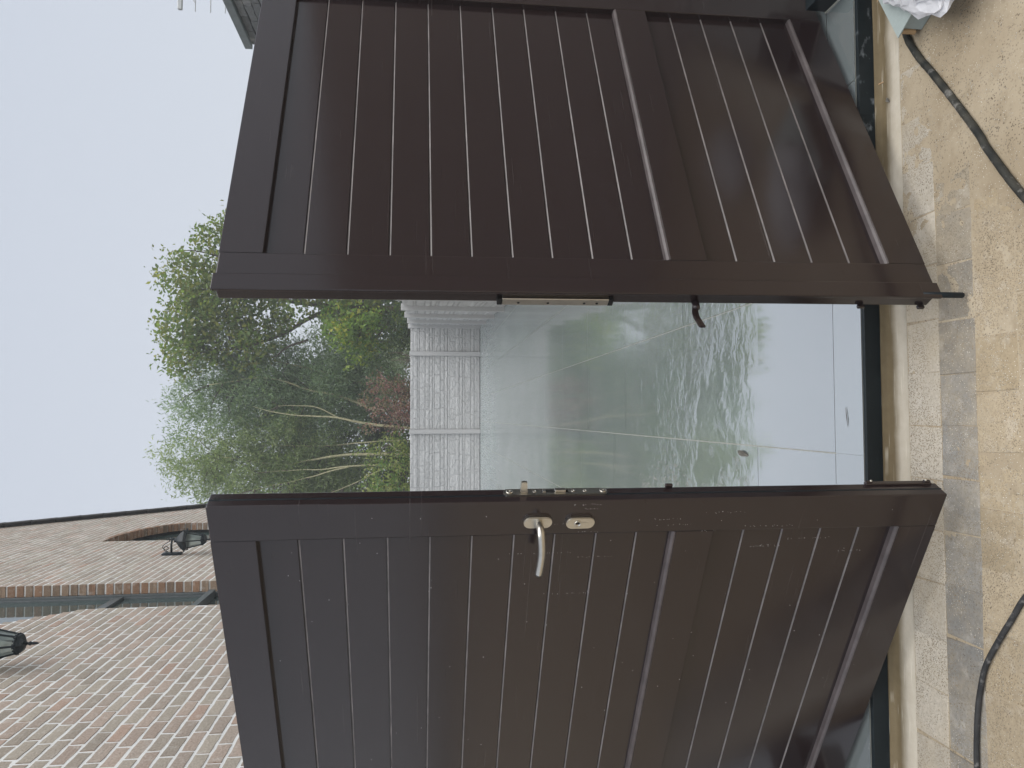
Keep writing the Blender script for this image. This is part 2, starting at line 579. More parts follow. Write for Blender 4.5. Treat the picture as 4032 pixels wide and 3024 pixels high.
XL, XR, YF = -1.545, 2.6, 19.6
quad([(XL - 8, Y0, -0.003), (XR + 2, Y0, -0.003), (XR + 2, YF, terz(YF) - 0.003), (XL - 8, YF, terz(YF) - 0.003)], (1, 1, 1), 1)
quad([(XL - 8, Y0, -0.5), (XR + 2, Y0, -0.5), (XR + 2, Y0, -0.003), (XL - 8, Y0, -0.003)], (1, 1, 1), 1)
xj = [-0.128 + 0.604 * k for k in range(-16, 8)]
g = 0.0023
gy = 0.0012
for i, x0 in enumerate(xj):
    x1 = x0 + 0.604
    # threshold strip, cut at 2.386
    cc = random.uniform(0.9, 1.05)
    quad([(x0 + (0.0004 if i % 3 else g), Y0, 0), (x1 - 0.0004, Y0, 0), (x1 - 0.0004, 2.386 - gy, terz(2.386)), (x0 + 0.0004, 2.386 - gy, terz(2.386))], (cc, cc, cc), 0)
    off = {0: 1.49, 1: 0.45, 2: 0.87}[(i - 16) % 3] if True else 0
    ya = 2.386
    yb = 2.386 + (1.484 if (i - 16) % 3 == 0 else 0.60 + 0.45 * ((i * 7) % 3))
    while ya < YF:
        yb2 = min(yb, YF)
        cc = random.uniform(0.86, 1.08)
        quad([(x0 + g, ya + gy, terz(ya)), (x1 - g, ya + gy, terz(ya)), (x1 - g, yb2 - gy, terz(yb2)), (x0 + g, yb2 - gy, terz(yb2))], (cc, cc * random.uniform(0.98, 1.02), cc), 0)
        ya = yb2
        yb = ya + 1.2
me = bpy.data.meshes.new("terrace")
me.from_pydata(V, [], Fc)
me.polygons.foreach_set("material_index", MI)
color_attr(me, np.array(Cc))
ter = link("terrace", me, [M_tile, M_grout])
tag(ter, "wet grey tiled terrace running from the step to the concrete fence", "terrace", kind="structure")

bm = bmesh.new()
box(bm, -9, 9, 2.205, 2.2205, -0.064, -0.0015, 0.0015)
tag(bm_obj("step", bm, M_riser), "dark bluestone riser along the terrace edge", "step", kind="structure")

# concrete strip with small lip against the step
bm = bmesh.new()
prof = [(2.2045, -0.0535), (2.198, -0.052), (2.1945, -0.054), (2.193, -0.0635), (2.180, -0.067), (2.160, -0.0655), (2.13, -0.061), (2.087, -0.0605), (2.086, -0.075)]
nx = 160
rows = []
for k in range(nx + 1):
    x = -6 + 12 * k / nx
    rows.append([bm.verts.new((x, y + 0.003 * noise.noise(Vector((x * 3, y * 9, 0))), z + 0.0018 * noise.noise(Vector((x * 7, y * 20, 3))))) for y, z in prof])
for a, b in zip(rows, rows[1:]):
    for j in range(len(prof) - 1):
        bm.faces.new((a[j], a[j + 1], b[j + 1], b[j]))
bmesh.ops.recalc_face_normals(bm, faces=bm.faces)
o = bm_obj("concrete_strip", bm, M_gutter, None, True)
tag(o, "stained concrete strip between the pavers and the dark step", "gutter", kind="structure")

# paved yard: real blocks with worn edges, dusty
V, Fc, Cc = [], [], []


def paver(x0, x1, y0, y1, zt, col, skew):
    g2, bv = 0.0006, 0.0022
    i = len(V)
    jx = [random.uniform(-.0022, .0022) for _ in range(8)]
    c1 = [(x0 + g2, y0 + g2), (x1 - g2, y0 + g2), (x1 - g2, y1 - g2), (x0 + g2, y1 - g2)]
    c1 = [(x + jx[k], y + jx[k + 4]) for k, (x, y) in enumerate(c1)]
    c1 = [(x + skew * (y - y0), y) for x, y in c1]
    cx = sum(p[0] for p in c1) / 4; cy = sum(p[1] for p in c1) / 4
    tl = [random.uniform(-.0012, .0012) for _ in range(4)]
    for k, (x, y) in enumerate(c1): V.append((x, y, -0.085))
    for k, (x, y) in enumerate(c1): V.append((x, y, zt - bv + tl[k]))
    for k, (x, y) in enumerate(c1):
        f = bv / 0.07
        V.append((x + (cx - x) * f, y + (cy - y) * f, zt + tl[k]))
    for k in range(4):
        n_ = (k + 1) % 4
        Fc.append((i + k, i + n_, i + 4 + n_, i + 4 + k))
        Fc.append((i + 4 + k, i + 4 + n_, i + 8 + n_, i + 8 + k))
    Fc.append((i + 8, i + 9, i + 10, i + 11))
    Cc.extend([col] * 12)


yy = 2.086
r = 0
while yy > -3.2:
    h = 0.139 if r < 2 else 0.142
    x = -3.4 + random.uniform(0, 0.15)
    if r == 0: x = -3.40 + 0.067
    if r == 1: x = -3.33
    while x < 3.4:
        w = random.uniform(0.142, 0.160)
        b = random.uniform(0.9, 1.08)
        if r == 0: col = (0.52 * b, 0.475 * b, 0.40 * b)
        elif r == 1:
            grey = 0.5 + 0.5 * math.tanh((0.42 - x) * 3.2)
            q = random.uniform(0.85, 1.12)
            col = tuple((1 - grey) * a + grey * c_ * q for a, c_ in zip((0.40 * b, 0.335 * b, 0.235 * b), (0.262, 0.256, 0.240)))
        else:
            t = random.random()
            col = tuple((a * (1 - t) + c_ * t) * b for a, c_ in zip((0.385, 0.310, 0.205), (0.44, 0.365, 0.26)))
        paver(x, x + w, yy - h, yy, -0.0612 + random.uniform(-.0010, .0010), col, random.uniform(-0.05, 0.05))
        x += w
    yy -= h
    r += 1
me = bpy.data.meshes.new("paved_yard")
i = len(V)
V += [(-30, -30, -0.0635), (30, -30, -0.0635), (30, 2.0865, -0.0635), (-30, 2.0865, -0.0635)]
Cc += [(0.3, 0.24, 0.15)] * 4
Fc.append((i, i + 1, i + 2, i + 3))
me.from_pydata(V, [], Fc)
me.polygons.foreach_set("material_index", [0] * (len(Fc) - 1) + [1])
color_attr(me, np.array(Cc))
# loose sand swept into the joints and over the worn edges
gs_x, gs_y = np.linspace(-1.7, 1.7, 430), np.linspace(0.75, 2.086, 170)
sv = []
for y in gs_y:
    for x in gs_x:
        p = Vector((x * 5, y * 5, 1))
        cov = 0.0031 / (1 + math.exp(-(x - 0.52 + 0.10 * noise.noise(Vector((x * 2, y * 4, 7)))) * 12)) + 0.0012 / (1 + math.exp((y - 1.72) * 40))
        sv.append((x, y, -0.0631 + cov + 0.0006 * (1 + 1.2 * (cov > 0.0008)) * noise.noise(p) + 0.0009 * noise.noise(p * 6) + 0.0004 * noise.noise(p * 18)))
sf_ = []
for j in range(len(gs_y) - 1):
    for i in range(len(gs_x) - 1):
        q = j * len(gs_x) + i
        sf_.append((q, q + 1, q + 1 + len(gs_x), q + len(gs_x)))
sme = bpy.data.meshes.new("joint_sand")
sme.from_pydata(sv, [], sf_)
tag(link("sand", sme, M_sand, None, True), "sand swept into the joints of the block paving", "sand", kind="structure")
yard = link("paved_yard", me, [M_paver, M_sand])
tag(yard, "dusty sand coloured block paving in front of the gate", "paving", kind="structure")

# ------------------------------------------------------------------ gate leaves
ZUP = [1.7594, 1.6657, 1.5595, 1.4534, 1.3494, 1.2448, 1.1387, 1.0343, .9273, .8214, .7289]
ZLO = [.6213, .5321, .4245, .3174, .2091, .1134]
GW, GH, TH, ST, HS = 1.335, 1.864, 0.055, 0.102, 1.18
REC = 0.020


def profile_panel(s, zs, u0, u1):
    """planked panel: grooves at zs[1:-1]; face recessed behind the frame"""
    bm = bmesh.new()
    pr = [(zs[0] + 0.012, REC)]
    for z in zs[1:-1]:
        pr += [(z + 0.0020, REC), (z + 0.0018, REC + 0.0058), (z - 0.0002, REC + 0.0058), (z - 0.0006, REC + 0.0030), (z - 0.0044, REC + 0.0002), (z - 0.0047, REC)]
    pr.append((zs[-1] + 0.002, REC))
    n = 14
    cols = []
    for k in range(n + 1):
        u = u0 - 0.012 + (u1 - u0 + 0.024) * k / n
        cols.append([bm.verts.new((s * u, y, z)) for z, y in pr])
    for a, b in zip(cols, cols[1:]):
        for j in range(len(pr) - 1):
            f = bm.faces.new((a[j], a[j + 1], b[j + 1], b[j]))
            if j % 6 == 4: f.material_index = 1            # sky highlight painted along the upper edge of each plank
    # closed back
    bk = [bm.verts.new((s * u, TH - REC, z)) for u in (u0 - 0.012, u1 + 0.012) for z in (zs[0] + 0.012, zs[-1] - 0.03)]
    bm.faces.new((bk[0], bk[1], bk[3], bk[2]))
    for f in bm.faces:
        f.normal_update()
        if (f.calc_center_median().y < 0.03) != (f.normal.y < 0): f.normal_flip()
    return bm


def gate_leaf(name, origin, ang, s, label, lean=0.0, lean2=0.0):
    ux = Vector((math.cos(ang), math.sin(ang) * s, 0)) if s > 0 else Vector((math.cos(ang), -math.sin(ang), 0))
    ny = Vector((-ux.y, ux.x, 0))
    uz = Vector((0, 0, 1)) + ny * lean + ux * lean2
    o = Vector(origin)
    # empty stands under the hinge edge of the leaf
    base = o + ux * (s * GW)
    mat = Matrix(((ux.x, ny.x, uz.x, base.x), (ux.y, ny.y, uz.y, base.y), (ux.z, ny.z, uz.z, base.z), (0, 0, 0, 1)))
    root = empty(name, mat=mat)
    tag(root, label, "gate")
    sh = Matrix.Translation((-s * GW, 0, 0))

    def add(nm, bm, m, smooth=False, parent=None):
        if parent is None: bm.transform(sh)
        else: bm.transform(sh)
        return bm_obj(nm, bm, m, parent or root, smooth)

    def bx(bm, u0, u1, y0, y1, z0, z1, bev=0.0015, seg=2):
        a, b = sorted((s * u0, s * u1))
        box(bm, a, b, y0, y1, z0, z1, bev, seg)

    for (u0, u1) in ((0.0, ST), (HS, GW)):
        bm = bmesh.new(); bx(bm, u0, u1, 0, TH, 0, GH, 0.004 if u0 == 0 else 0.0025, 3); add("stile", bm, M_gate)
    for zf in (ZUP[-1], ZLO[-1]):              # sloping bead under each panel, its paler colour stands in for sky sheen
        bm = bmesh.new()
        pr_ = [(0.0005, zf - 0.0065), (0.0005, zf - 0.0035), (0.0065, zf + 0.0018), (REC + 0.001, zf + 0.0030), (REC + 0.001, zf - 0.0065)]
        cols_ = [[bm.verts.new((s * u, y, z)) for y, z in pr_] for u in (ST + 0.0003, HS - 0.0003)]
        bm.faces.new(cols_[0]); bm.faces.new(list(reversed(cols_[1])))
        for k in range(5): bm.faces.new((cols_[0][k], cols_[0][(k + 1) % 5], cols_[1][(k + 1) % 5], cols_[1][k]))
        bmesh.ops.recalc_face_normals(bm, faces=bm.faces)
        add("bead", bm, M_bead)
    for (z0, z1) in ((ZUP[0], GH), (ZLO[0], ZUP[-1] - 0.0067), (0.0, ZLO[-1] - 0.0067)):
        bm = bmesh.new(); bx(bm, ST, HS, 0.0004, TH - 0.0004, z0, z1, 0.0012, 1); add("rail", bm, M_gate)
    add("panel", profile_panel(s, ZUP, ST, HS), [M_gate, M_arris_glint])
    add("panel", profile_panel(s, ZLO, ST, HS), [M_gate, M_arris_glint])
    return root, add, bx


# --- left leaf with the lock
L, addL, bxL = gate_leaf("gate_leaf", (-.208, 1.8185, .02), .5058, -1,
                         "dark brown metal gate leaf with steel lever handle and lock, nearer the brick house")
pe = bmesh.new(); bxL(pe, -0.0008, 0.004, 0.024, 0.029, 0.002, GH - 0.002, 0.0006, 1)
addL("edge_seam", pe, M_darkmetal)
bm = bmesh.new()
# lock faceplate on the free edge (lies in the y/z plane)
r_ = 0.0125
out = []
for k in range(11):
    t = math.pi * k / 10
    out.append((0.037 + r_ * math.cos(t), 1.168 - r_ + r_ * math.sin(t)))
for k in range(11):
    t = math.pi + math.pi * k / 10
    out.append((0.037 + r_ * math.cos(t), 0.905 + r_ + r_ * math.sin(t)))
a = [bm.verts.new((0.0035, y, z)) for y, z in out]
b = [bm.verts.new((-0.001, y, z)) for y, z in out]
bm.faces.new(a); bm.faces.new(list(reversed(b)))
for k in range(len(out)):
    bm.faces.new((a[k], b[k], b[(k + 1) % len(out)], a[(k + 1) % len(out)]))
bmesh.ops.recalc_face_normals(bm, faces=bm.faces)
fp = addL("lock_faceplate", bm, M_steel)
for z in (1.153, 0.917):
    bm = bmesh.new(); lathe(bm, [(0.0085, 0.0035), (0.0082, 0.0048), (0.006, 0.0056), (0.0025, 0.0056), (0.0020, 0.0044)], 16, (0, 0.038, z), 'X'); addL("screw", bm, M_steel, True, fp)
for z in (1.090, 0.993, 0.963):
    bm = bmesh.new(); lathe(bm, [(0.0052, 0.0032), (0.0050, 0.0042), (0.0030, 0.0042), (0.0028, 0.0036)], 14, (0, 0.038, z), 'X'); addL("screw", bm, M_steel, True, fp)
bm = bmesh.new()      # slanted latch bolt standing out of the plate
vsx = [(0.003, 0.031, 1.108), (0.003, 0.045, 1.108), (0.003, 0.045, 1.126), (0.003, 0.031, 1.126), (0.032, 0.034, 1.110), (0.032, 0.044, 1.110), (0.032, 0.044, 1.124), (0.032, 0.034, 1.124)]
vv = [bm.verts.new(p) for p in vsx]
for f in ((0, 1, 2, 3), (4, 7, 6, 5), (0, 4, 5, 1), (1, 5, 6, 2), (2, 6, 7, 3), (3, 7, 4, 0)): bm.faces.new([vv[i] for i in f])
bmesh.ops.recalc_face_normals(bm, faces=bm.faces)
bmesh.ops.bevel(bm, geom=list(bm.edges), offset=0.0015, segments=2, affect='EDGES')
addL("latch_bolt", bm, M_steel, False, fp)
bm = bmesh.new(); box(bm, 0.0030, 0.0038, 0.032, 0.044, 1.006, 1.072, 0.0002, 1); addL("bolt_slot", bm, M_black, False, fp)
bm = bmesh.new(); box(bm, 0.0032, 0.0095, 0.0315, 0.0445, 1.012, 1.040, 0.002, 2); addL("dead_bolt", bm, M_steel, False, fp)
bm = bmesh.new(); box(bm, 0.0032, 0.0055, 0.0325, 0.0435, 1.062, 1.070, 0.0006, 1); addL("dead_bolt", bm, M_steel, False, fp)
# lever handle
bm = bmesh.new(); stadium(bm, -0.0575, 1.0835, 0.033, 0.071, -0.011, 0.001, 0.0022); ros = addL("handle_rosette", bm, M_steel)
bm = bmesh.new()
pts = [(-0.0575, 0.0, 1.0815), (-0.0575, -0.022, 1.0815), (-0.060, -0.036, 1.0808), (-0.068, -0.045, 1.080), (-0.085, -0.049, 1.078), (-0.105, -0.0495, 1.076), (-0.130, -0.048, 1.0745), (-0.160, -0.047, 1.0755), (-0.188, -0.0465, 1.0775)]
pts = smooth_path(pts, 6)
tube(bm, pts, [0.0098] * len(pts), 20)
addL("lever", bm, M_steel, True, ros)
bm = bmesh.new(); stadium(bm, -0.0605, 0.977, 0.033, 0.072, -0.012, 0.001, 0.0022); cyl = addL("lock_rosette", bm, M_steel)
bm = bmesh.new(); lathe(bm, [(0.0088, -0.0115), (0.0085, -0.0138), (0.0060, -0.0142), (0.0058, -0.0132)], 20, (-0.0605, 0, 0.984), 'Y'); addL("lock_cylinder", bm, M_steel, True, cyl)
bm = bmesh.new(); box(bm, -0.0645, -0.0565, -0.0134, -0.0115, 0.957, 0.977, 0.0008, 1); addL("lock_cylinder", bm, M_steel, False, cyl)
bm = bmesh.new(); box(bm, -0.0611, -0.0599, -0.0146, -0.0125, 0.980, 0.988, 0.0001, 1); addL("keyhole", bm, M_black, False, cyl)
bm = bmesh.new(); lathe(bm, [(0.006, -0.001), (0.006, 0.0012)], 14, (0, 0.031, 1.845), 'X'); addL("screw_hole", bm, M_black)
# bolt cover strip and catches at the rear of the edge
bm = bmesh.new(); box(bm, -0.002, 0.006, 0.044, 0.058, 0.018, 0.205, 0.002, 2); addL("bolt_cover", bm, M_gate)
for z in (0.196, 0.030, 0.742):
    bm = bmesh.new(); box(bm, 0.001, 0.011, 0.047, 0.056, z - 0.010, z + 0.010, 0.003, 2); addL("catch", bm, M_gate)
for z in (0.19, 0.034):
    bm = bmesh.new(); lathe(bm, [(0.003, 0.005), (0.003, 0.0125), (0.0015, 0.0135)], 10, (0, 0.0515, z), 'X'); addL("screw", bm, M_steel, True)

# --- right leaf with the cover strip and drop bolt
Rr, addR, bxR = gate_leaf("gate_leaf", (.3241, 1.839, .02), .4897, 1,
                          "dark brown metal gate leaf without a handle, with drop bolt at its foot", 0.01617, 0.0)
bm = bmesh.new(); bxR(bm, -0.018, 0.030, -0.009, 0.0003, -0.002, GH + 0.003, 0.002, 2); addR("cover_strip", bm, M_gate)
bm = bmesh.new(); box(bm, -0.0115, 0.002, 0.028, 0.0535, 0.895, 1.170, 0.0015, 1); sp = addR("strike_plate", bm, M_steel)
for z in (0.889, 1.176):
    bm = bmesh.new(); box(bm, -0.0120, 0.002, 0.029, 0.0530, z - 0.0065, z + 0.0065, 0.001, 1); addR("end_cap", bm, M_black, False, sp)
for z in (0.958, 1.052, 1.128, 0.925):
    bm = bmesh.new(); lathe(bm, [(0.0035, -0.0112), (0.0035, -0.0121)], 10, (0, 0.044, z), 'X'); addR("screw_hole", bm, M_black, False, sp)
# drop-bolt lever: bent flat bar on the rear edge
bm = bmesh.new(); lathe(bm, [(0.009, -0.024), (0.010, -0.019), (0.010, 0.002)], 14, (0, 0.046, 0.660), 'X'); lev = addR("bolt_lever", bm, M_gate, True)
bm = bmesh.new()
pth = [(-0.012, 0.050, 0.660), (-0.030, 0.051, 0.6645), (-0.045, 0.052, 0.6635), (-0.060, 0.052, 0.6585), (-0.078, 0.052, 0.6525)]
rows = []
for x, y, z in pth:
    rows.append([bm.verts.new((x, y + dy, z + dz)) for dy, dz in ((-.004, -.0085), (.004, -.0085), (.004, .0085), (-.004, .0085))])
for a, b in zip(rows, rows[1:]):
    for k in range(4): bm.faces.new((a[k], a[(k + 1) % 4], b[(k + 1) % 4], b[k]))
bm.faces.new(rows[0]); bm.faces.new(list(reversed(rows[-1])))
bmesh.ops.recalc_face_normals(bm, faces=bm.faces)
bmesh.ops.bevel(bm, geom=list(bm.edges), offset=0.002, segments=2, affect='EDGES')
addR("grip", bm, M_gate, False, lev)
bm = bmesh.new(); lathe(bm, [(0.0062, -0.069), (0.0080, -0.066), (0.0080, 0.05)], 14, (-0.006, -0.002, 0.0), 'Z'); addR("drop_rod", bm, M_darkmetal, True)
for z in (0.196, 0.022):
    bm = bmesh.new(); box(bm, -0.012, -0.001, 0.047, 0.057, z - 0.010, z + 0.010, 0.003, 2); addR("catch", bm, M_gate)

# rain drops on the left leaf: strings of beads, far too many to count
bm = bmesh.new()


def bead(u, z, rr, y=0.0):
    m = Matrix.Translation((-u, y, z)) @ Matrix.Diagonal((rr, rr * 0.5, rr, 1))
    bmesh.ops.create_icosphere(bm, subdivisions=1, radius=1.0, matrix=m)


def onface(u, z):
    if u < ST or z > ZUP[0] or z < ZLO[-1] or (ZLO[0] < z < ZUP[-1]): return 0.0
    return REC


random.seed(11)
for k in range(16):                       # horizontal and vertical rows
    u = abs(random.gauss(0.12, 0.10)) + 0.01
    z = random.uniform(0.06, 1.0)
    n = random.randint(4, 16)
    for j in range(n):
        zz = z + j * random.uniform(0.006, 0.012)
        uu = u + random.gauss(0, 0.0012)
        if zz < 1.84 and uu < 1.15: bead(uu, zz, random.uniform(0.0004, 0.0009), onface(uu, zz))
for k in range(60):
    u, z = random.uniform(0.02, 0.95), random.uniform(0.08, 1.75)
    bead(u, z, random.uniform(0.0005, 0.0013), onface(u, z))
o = addL("water_drops", bm, M_drop, True)
o["kind"] = "stuff"

# posts carrying the leaves
for (sx, lab) in ((1, "dark square gate post at the hinge of the leaf without a handle"),
                  (-1, "dark square gate post at the hinge of the leaf with the handle")):
    px, py = (1.60, 2.545) if sx > 0 else (-1.475, 2.545)
    t = empty("gate_post", (px, py, 0))
    tag(t, lab, "post", "posts carrying the gate leaves")
    bm = bmesh.new(); box(bm, -0.065, 0.065, -0.065, 0.065, -0.01, 1.93, 0.004, 2); bm_obj("shaft", bm, M_gate, t)
    bm = bmesh.new(); box(bm, -0.069, 0.069, -0.069, 0.069, 1.9305, 1.942, 0.003, 2); bm_obj("cap", bm, M_gate, t)
    # low plinth that carries the post, reaching forward to the step
    fx0, fx1 = (1.392, 1.68) if sx > 0 else (-1.545, -1.30)
    bm = bmesh.new(); box(bm, fx0 - px, fx1 - px, 2.245 - py, 2.386 - py, -0.004, 0.075, 0.003, 2); ft = bm_obj("foot", bm, M_riser, t)
    bm = bmesh.new(); box(bm, fx0 - .003 - px, fx1 + .003 - px, 2.242 - py, 2.389 - py, -0.002, 0.003, 0.001, 1); bm_obj("sealant_joint", bm, M_grout, ft)

# ------------------------------------------------------------------ brick walls from single bricks
FRONT = []


def brick_wall(zrange, course, length, intervals, depth, colf, origin_x, joint=0.012, jit=0.003, fine=True, sign=1, backcol=None):
    """bricks in a wall whose face looks along sign*x; intervals(z) -> list of (a0,a1) along y"""
    V, F, C = [], [], []
    FRONT.clear()
    z = zrange[0]
    r = 0
    while z < zrange[1]:
        zb_, zt_ = z + joint / 2, z + course - joint / 2
        for (a0, a1) in intervals(z + course / 2):
            p = a0 - (r % 2) * (length / 2) - random.uniform(0, 0.02)
            while p < a1:
                w = length * random.uniform(0.92, 1.05)
                b0, b1 = max(p, a0), min(p + w - joint * 0.95, a1)
                p += w
                if b1 - b0 < 0.03: continue
                col, endcol = colf(r)
                nx, nz = (5, 3) if fine else (2, 2)
                i = len(V)
                dx0 = random.uniform(-0.0004, 0.0024)
                tilt = random.uniform(-0.002, 0.002)
                for kz in range(nz):
                    for kx in range(nx):
                        fx, fz = kx / (nx - 1), kz / (nz - 1)
                        edge = (kx in (0, nx - 1)) or (kz in (0, nz - 1))
                        xx = dx0 + random.uniform(-jit, jit) * (0.25 if edge else 0.6) - (jit * 0.55 if edge else 0)
                        yy_ = b0 + (b1 - b0) * fx + (random.uniform(-jit, jit) if edge else 0)
                        zz_ = zb_ + (zt_ - zb_) * fz + (random.uniform(-jit, jit) * 0.8 if edge else 0) + tilt * (fx - .5)
                        V.append((origin_x + sign * xx, yy_, zz_)); C.append(col)
                for kz in range(nz - 1):
                    for kx in range(nx - 1):
                        q = i + kz * nx + kx
                        f = (q, q + 1, q + nx + 1, q + nx)
                        F.append(f if sign > 0 else f[::-1]); FRONT.append(len(F) - 1)
                # sides
                per = [kx for kx in range(nx)] + [kz * nx + nx - 1 for kz in range(1, nz)] + [(nz - 1) * nx + kx for kx in range(nx - 2, -1, -1)] + [kz * nx for kz in range(nz - 2, 0, -1)]
                j = len(V)
                for q in per:
                    v = V[i + q]
                    V.append((v[0] + sign * -0.0005, v[1], v[2])); C.append(endcol)
                j2 = len(V)
                for q in per:
                    v = V[i + q]
                    V.append((origin_x - sign * depth, v[1], v[2])); C.append(endcol)
                m = len(per)
                for k in range(m):
                    f = (j + k, j2 + k, j2 + (k + 1) % m, j + (k + 1) % m)
                    F.append(f if sign > 0 else f[::-1])
        z += course
        r += 1
    return V, F, C


def brickcol(r):
    b = random.uniform(0.89, 1.05)
    t = random.random()
    if t < 0.04: c = (0.50, 0.370, 0.300)
    elif t < 0.30: c = (0.51, 0.415, 0.350)
    elif t < 0.55: c = (0.48, 0.405, 0.345)
    elif t < 0.80: c = (0.44, 0.385, 0.325)
    else: c = (0.50, 0.445, 0.375)
    e = random.uniform(0.8, 1.15)
    k = random.random()
    ec = (0.33 * e, 0.205 * e, 0.135 * e) if k < .5 else (0.30 * e, 0.22 * e, 0.16 * e)
    return tuple(x * b for x in c), ec


XW = -1.55
house = empty("brick_house", (XW, 7.0, -0.3))
tag(house, "weathered brick house with pale mortar, tall window and two lanterns, left of the gate", "house")


def hl(name, V, F, C, mat, parent, smooth=False):
    me = bpy.data.meshes.new(name)
    V = [(v[0] - XW, v[1] - 7.0, v[2] + 0.3) for v in V]
    me.from_pydata(V, [], F)
    if C is not None: color_attr(me, np.array(C))
    o = link(name, me, mat, parent, False)
    if smooth:
        fl = np.zeros(len(me.polygons), dtype=bool); fl[FRONT] = True
        me.polygons.foreach_set("use_smooth", fl)
    return o


def near_int(z):
    e = 6.545 if z < 4.05 else 6.545 - 0.81 * (z - 4.05)
    return [(2.62, e)] if e > 2.8 else []


def verge_y(z): return 11.47 + (7.209 - z) * (13.463 - 11.47) / (7.209 - 5.024)


def arch_far(z):
    if z < 4.64: return 11.56
    if z >= 5.295: return None
    return 10.03 + 1.53 * math.sqrt(max(0, 1 - ((z - 4.64) / 0.66) ** 2))


def far_int(z):
    end = min(verge_y(z), 14.9)
    a = 7.49
    f = arch_far(z) if z > 2.6 else None
    if f is None: return [(a, end)]
    return [(a, 10.025), (f, end)]


random.seed(5)
V, F, C = brick_wall((-0.30, 6.6), 0.0775, 0.215, near_int, 0.10, brickcol, XW, 0.0175, 0.0026, True)
wall = hl("wall", V, F, C, M_brick, house, True)
tag(wall, "near brick wall with raked end")
V, F, C = brick_wall((-0.30, 7.95), 0.0775, 0.215, far_int, 0.10, brickcol, XW, 0.0175, 0.0026, True)
# darker unweathered brick heads lining the curved opening
wall2 = hl("wall", V, F, C, M_brick, house, True)
tag(wall2, "far gable wall with an arched opening")


def mortar_bed(parts, parent):
    bm = bmesh.new()
    for pts in parts:
        f0 = [bm.verts.new((-0.0022, y - 7.0, z + 0.3)) for y, z in pts]
        f1 = [bm.verts.new((-0.098, y - 7.0, z + 0.3)) for y, z in pts]
        bm.faces.new(f0); bm.faces.new(list(reversed(f1)))
        for k in range(len(pts)):
            n_ = (k + 1) % len(pts)
            bm.faces.new((f0[k], f1[k], f1[n_], f0[n_]))
    bmesh.ops.recalc_face_normals(bm, faces=bm.faces)
    bmesh.ops.triangulate(bm, faces=[f for f in bm.faces if len(f.verts) > 4])
    return bm_obj("mortar", bm, M_mortar, parent)


mortar_bed([[(2.625, -0.3), (6.538, -0.3), (6.538, 4.05), (6.538 - .81 * 2.55, 6.6), (2.625, 6.6)]], wall)
pl1 = [(7.498, -0.3), (10.018, -0.3), (10.018, 5.30), (10.018, 7.95), (7.498, 7.95)]
arc = [(10.018, 5.30)] + [(arch_far(z) + 0.008, z) for z in np.linspace(5.29, 4.64, 14)] + [(11.568, 2.6)]
pl2 = arc + [(11.568, -0.3), (14.9, -0.3), (14.9, 3.44), (verge_y(7.95), 7.95), (10.0185, 7.95)]
mortar_bed([pl1, pl2], wall2)
# brick heads in the arch intrados
V, F, C = [], [], []
s_prev = None
zs_ = []
pth = [(arch_far(z), z) for z in np.linspace(5.293, 4.64, 60)]
acc = 0
last = pth[0]
for p in pth[1:]:
    d = math.hypot(p[0] - last[0], p[1] - last[1])
    if d >= 0.0775:
        dy, dz = (p[0] - last[0]) / d, (p[1] - last[1]) / d
        ny_, nz_ = -dz, dy                     # into the wall
        if ny_ < 0: ny_, nz_ = -ny_, -nz_
        a0 = (last[0] + dy * .006, last[1] + dz * .006); a1 = (p[0] - dy * .006, p[1] - dz * .006)
        i = len(V)
        _, ec = brickcol(0)
        for x in (XW + 0.004, XW - 0.10):
            for (yy_, zz_) in (a0, a1, (a1[0] + ny_ * .06, a1[1] + nz_ * .06), (a0[0] + ny_ * .06, a0[1] + nz_ * .06)):
                V.append((x, yy_ - ny_ * 0.008, zz_ - nz_ * 0.008)); C.append(ec)
        for f in ((0, 1, 2, 3), (4, 7, 6, 5), (0, 4, 5, 1), (1, 5, 6, 2), (2, 6, 7, 3), (3, 7, 4, 0)):
            F.append(tuple(i + q for q in f))
        last = p
hl("arch_bricks", V, F, C, M_brick, wall2)

# inner block of the house so no light leaks behind the openings
bm = bmesh.new()
box(bm, -4.0, -0.20, -4.35, 14.85 - 7.0, 0.0, 2.88)
bm_obj("inner_wall", bm, M_darkmortar, house)


def window(yA, yB, z0, z1, xpl, transoms, far_stile=True):
    bm = bmesh.new()
    fw = 0.032
    box(bm, xpl, xpl + 0.055, yB - fw - 7, yB - 7, z0 + .3, z1 + .3, 0.004, 2)
    box(bm, xpl, xpl + 0.050, yA - 7, yA + fw - 7, z0 + .3, z1 + .3, 0.004, 2)
    box(bm, xpl + .001, xpl + 0.049, yA + fw - 7, yB - fw - 7, z1 - fw + .3, z1 + .3, 0.004, 2)
    box(bm, xpl + .001, xpl + 0.049, yA + fw - 7, yB - fw - 7, z0 + .3, z0 + fw + .3, 0.004, 2)
    # inner step of the frame
    box(bm, xpl + .002, xpl + 0.030, yB - fw - 0.012 - 7, yB - fw - 7, z0 + .3 + fw, z1 + .3 - fw, 0.003, 1)
    w = bm_obj("window", bm, M_frame, house)
    for z, hh, pr in transoms:
        bm = bmesh.new(); box(bm, xpl + .0035, xpl + pr, yA + fw - 7 + .001, yB - fw - 0.013 - 7, z - hh / 2 + .3, z + hh / 2 + .3, 0.003, 2); bm_obj("transom", bm, M_frame, w)
    bm = bmesh.new()
    box(bm, xpl + .008, xpl + .014, yA + .02 - 7, yB - .02 - 7, z0 + .32, z1 + .28)
    bm_obj("pane", bm, M_pane, w)
    return w


window(5.2, 7.487, 2.3, 6.4, -0.155, [(4.13, 0.075, 0.040), (3.30, 0.055, 0.085)])
window(10.0, 11.75, 2.55, 5.40, -0.155, [])

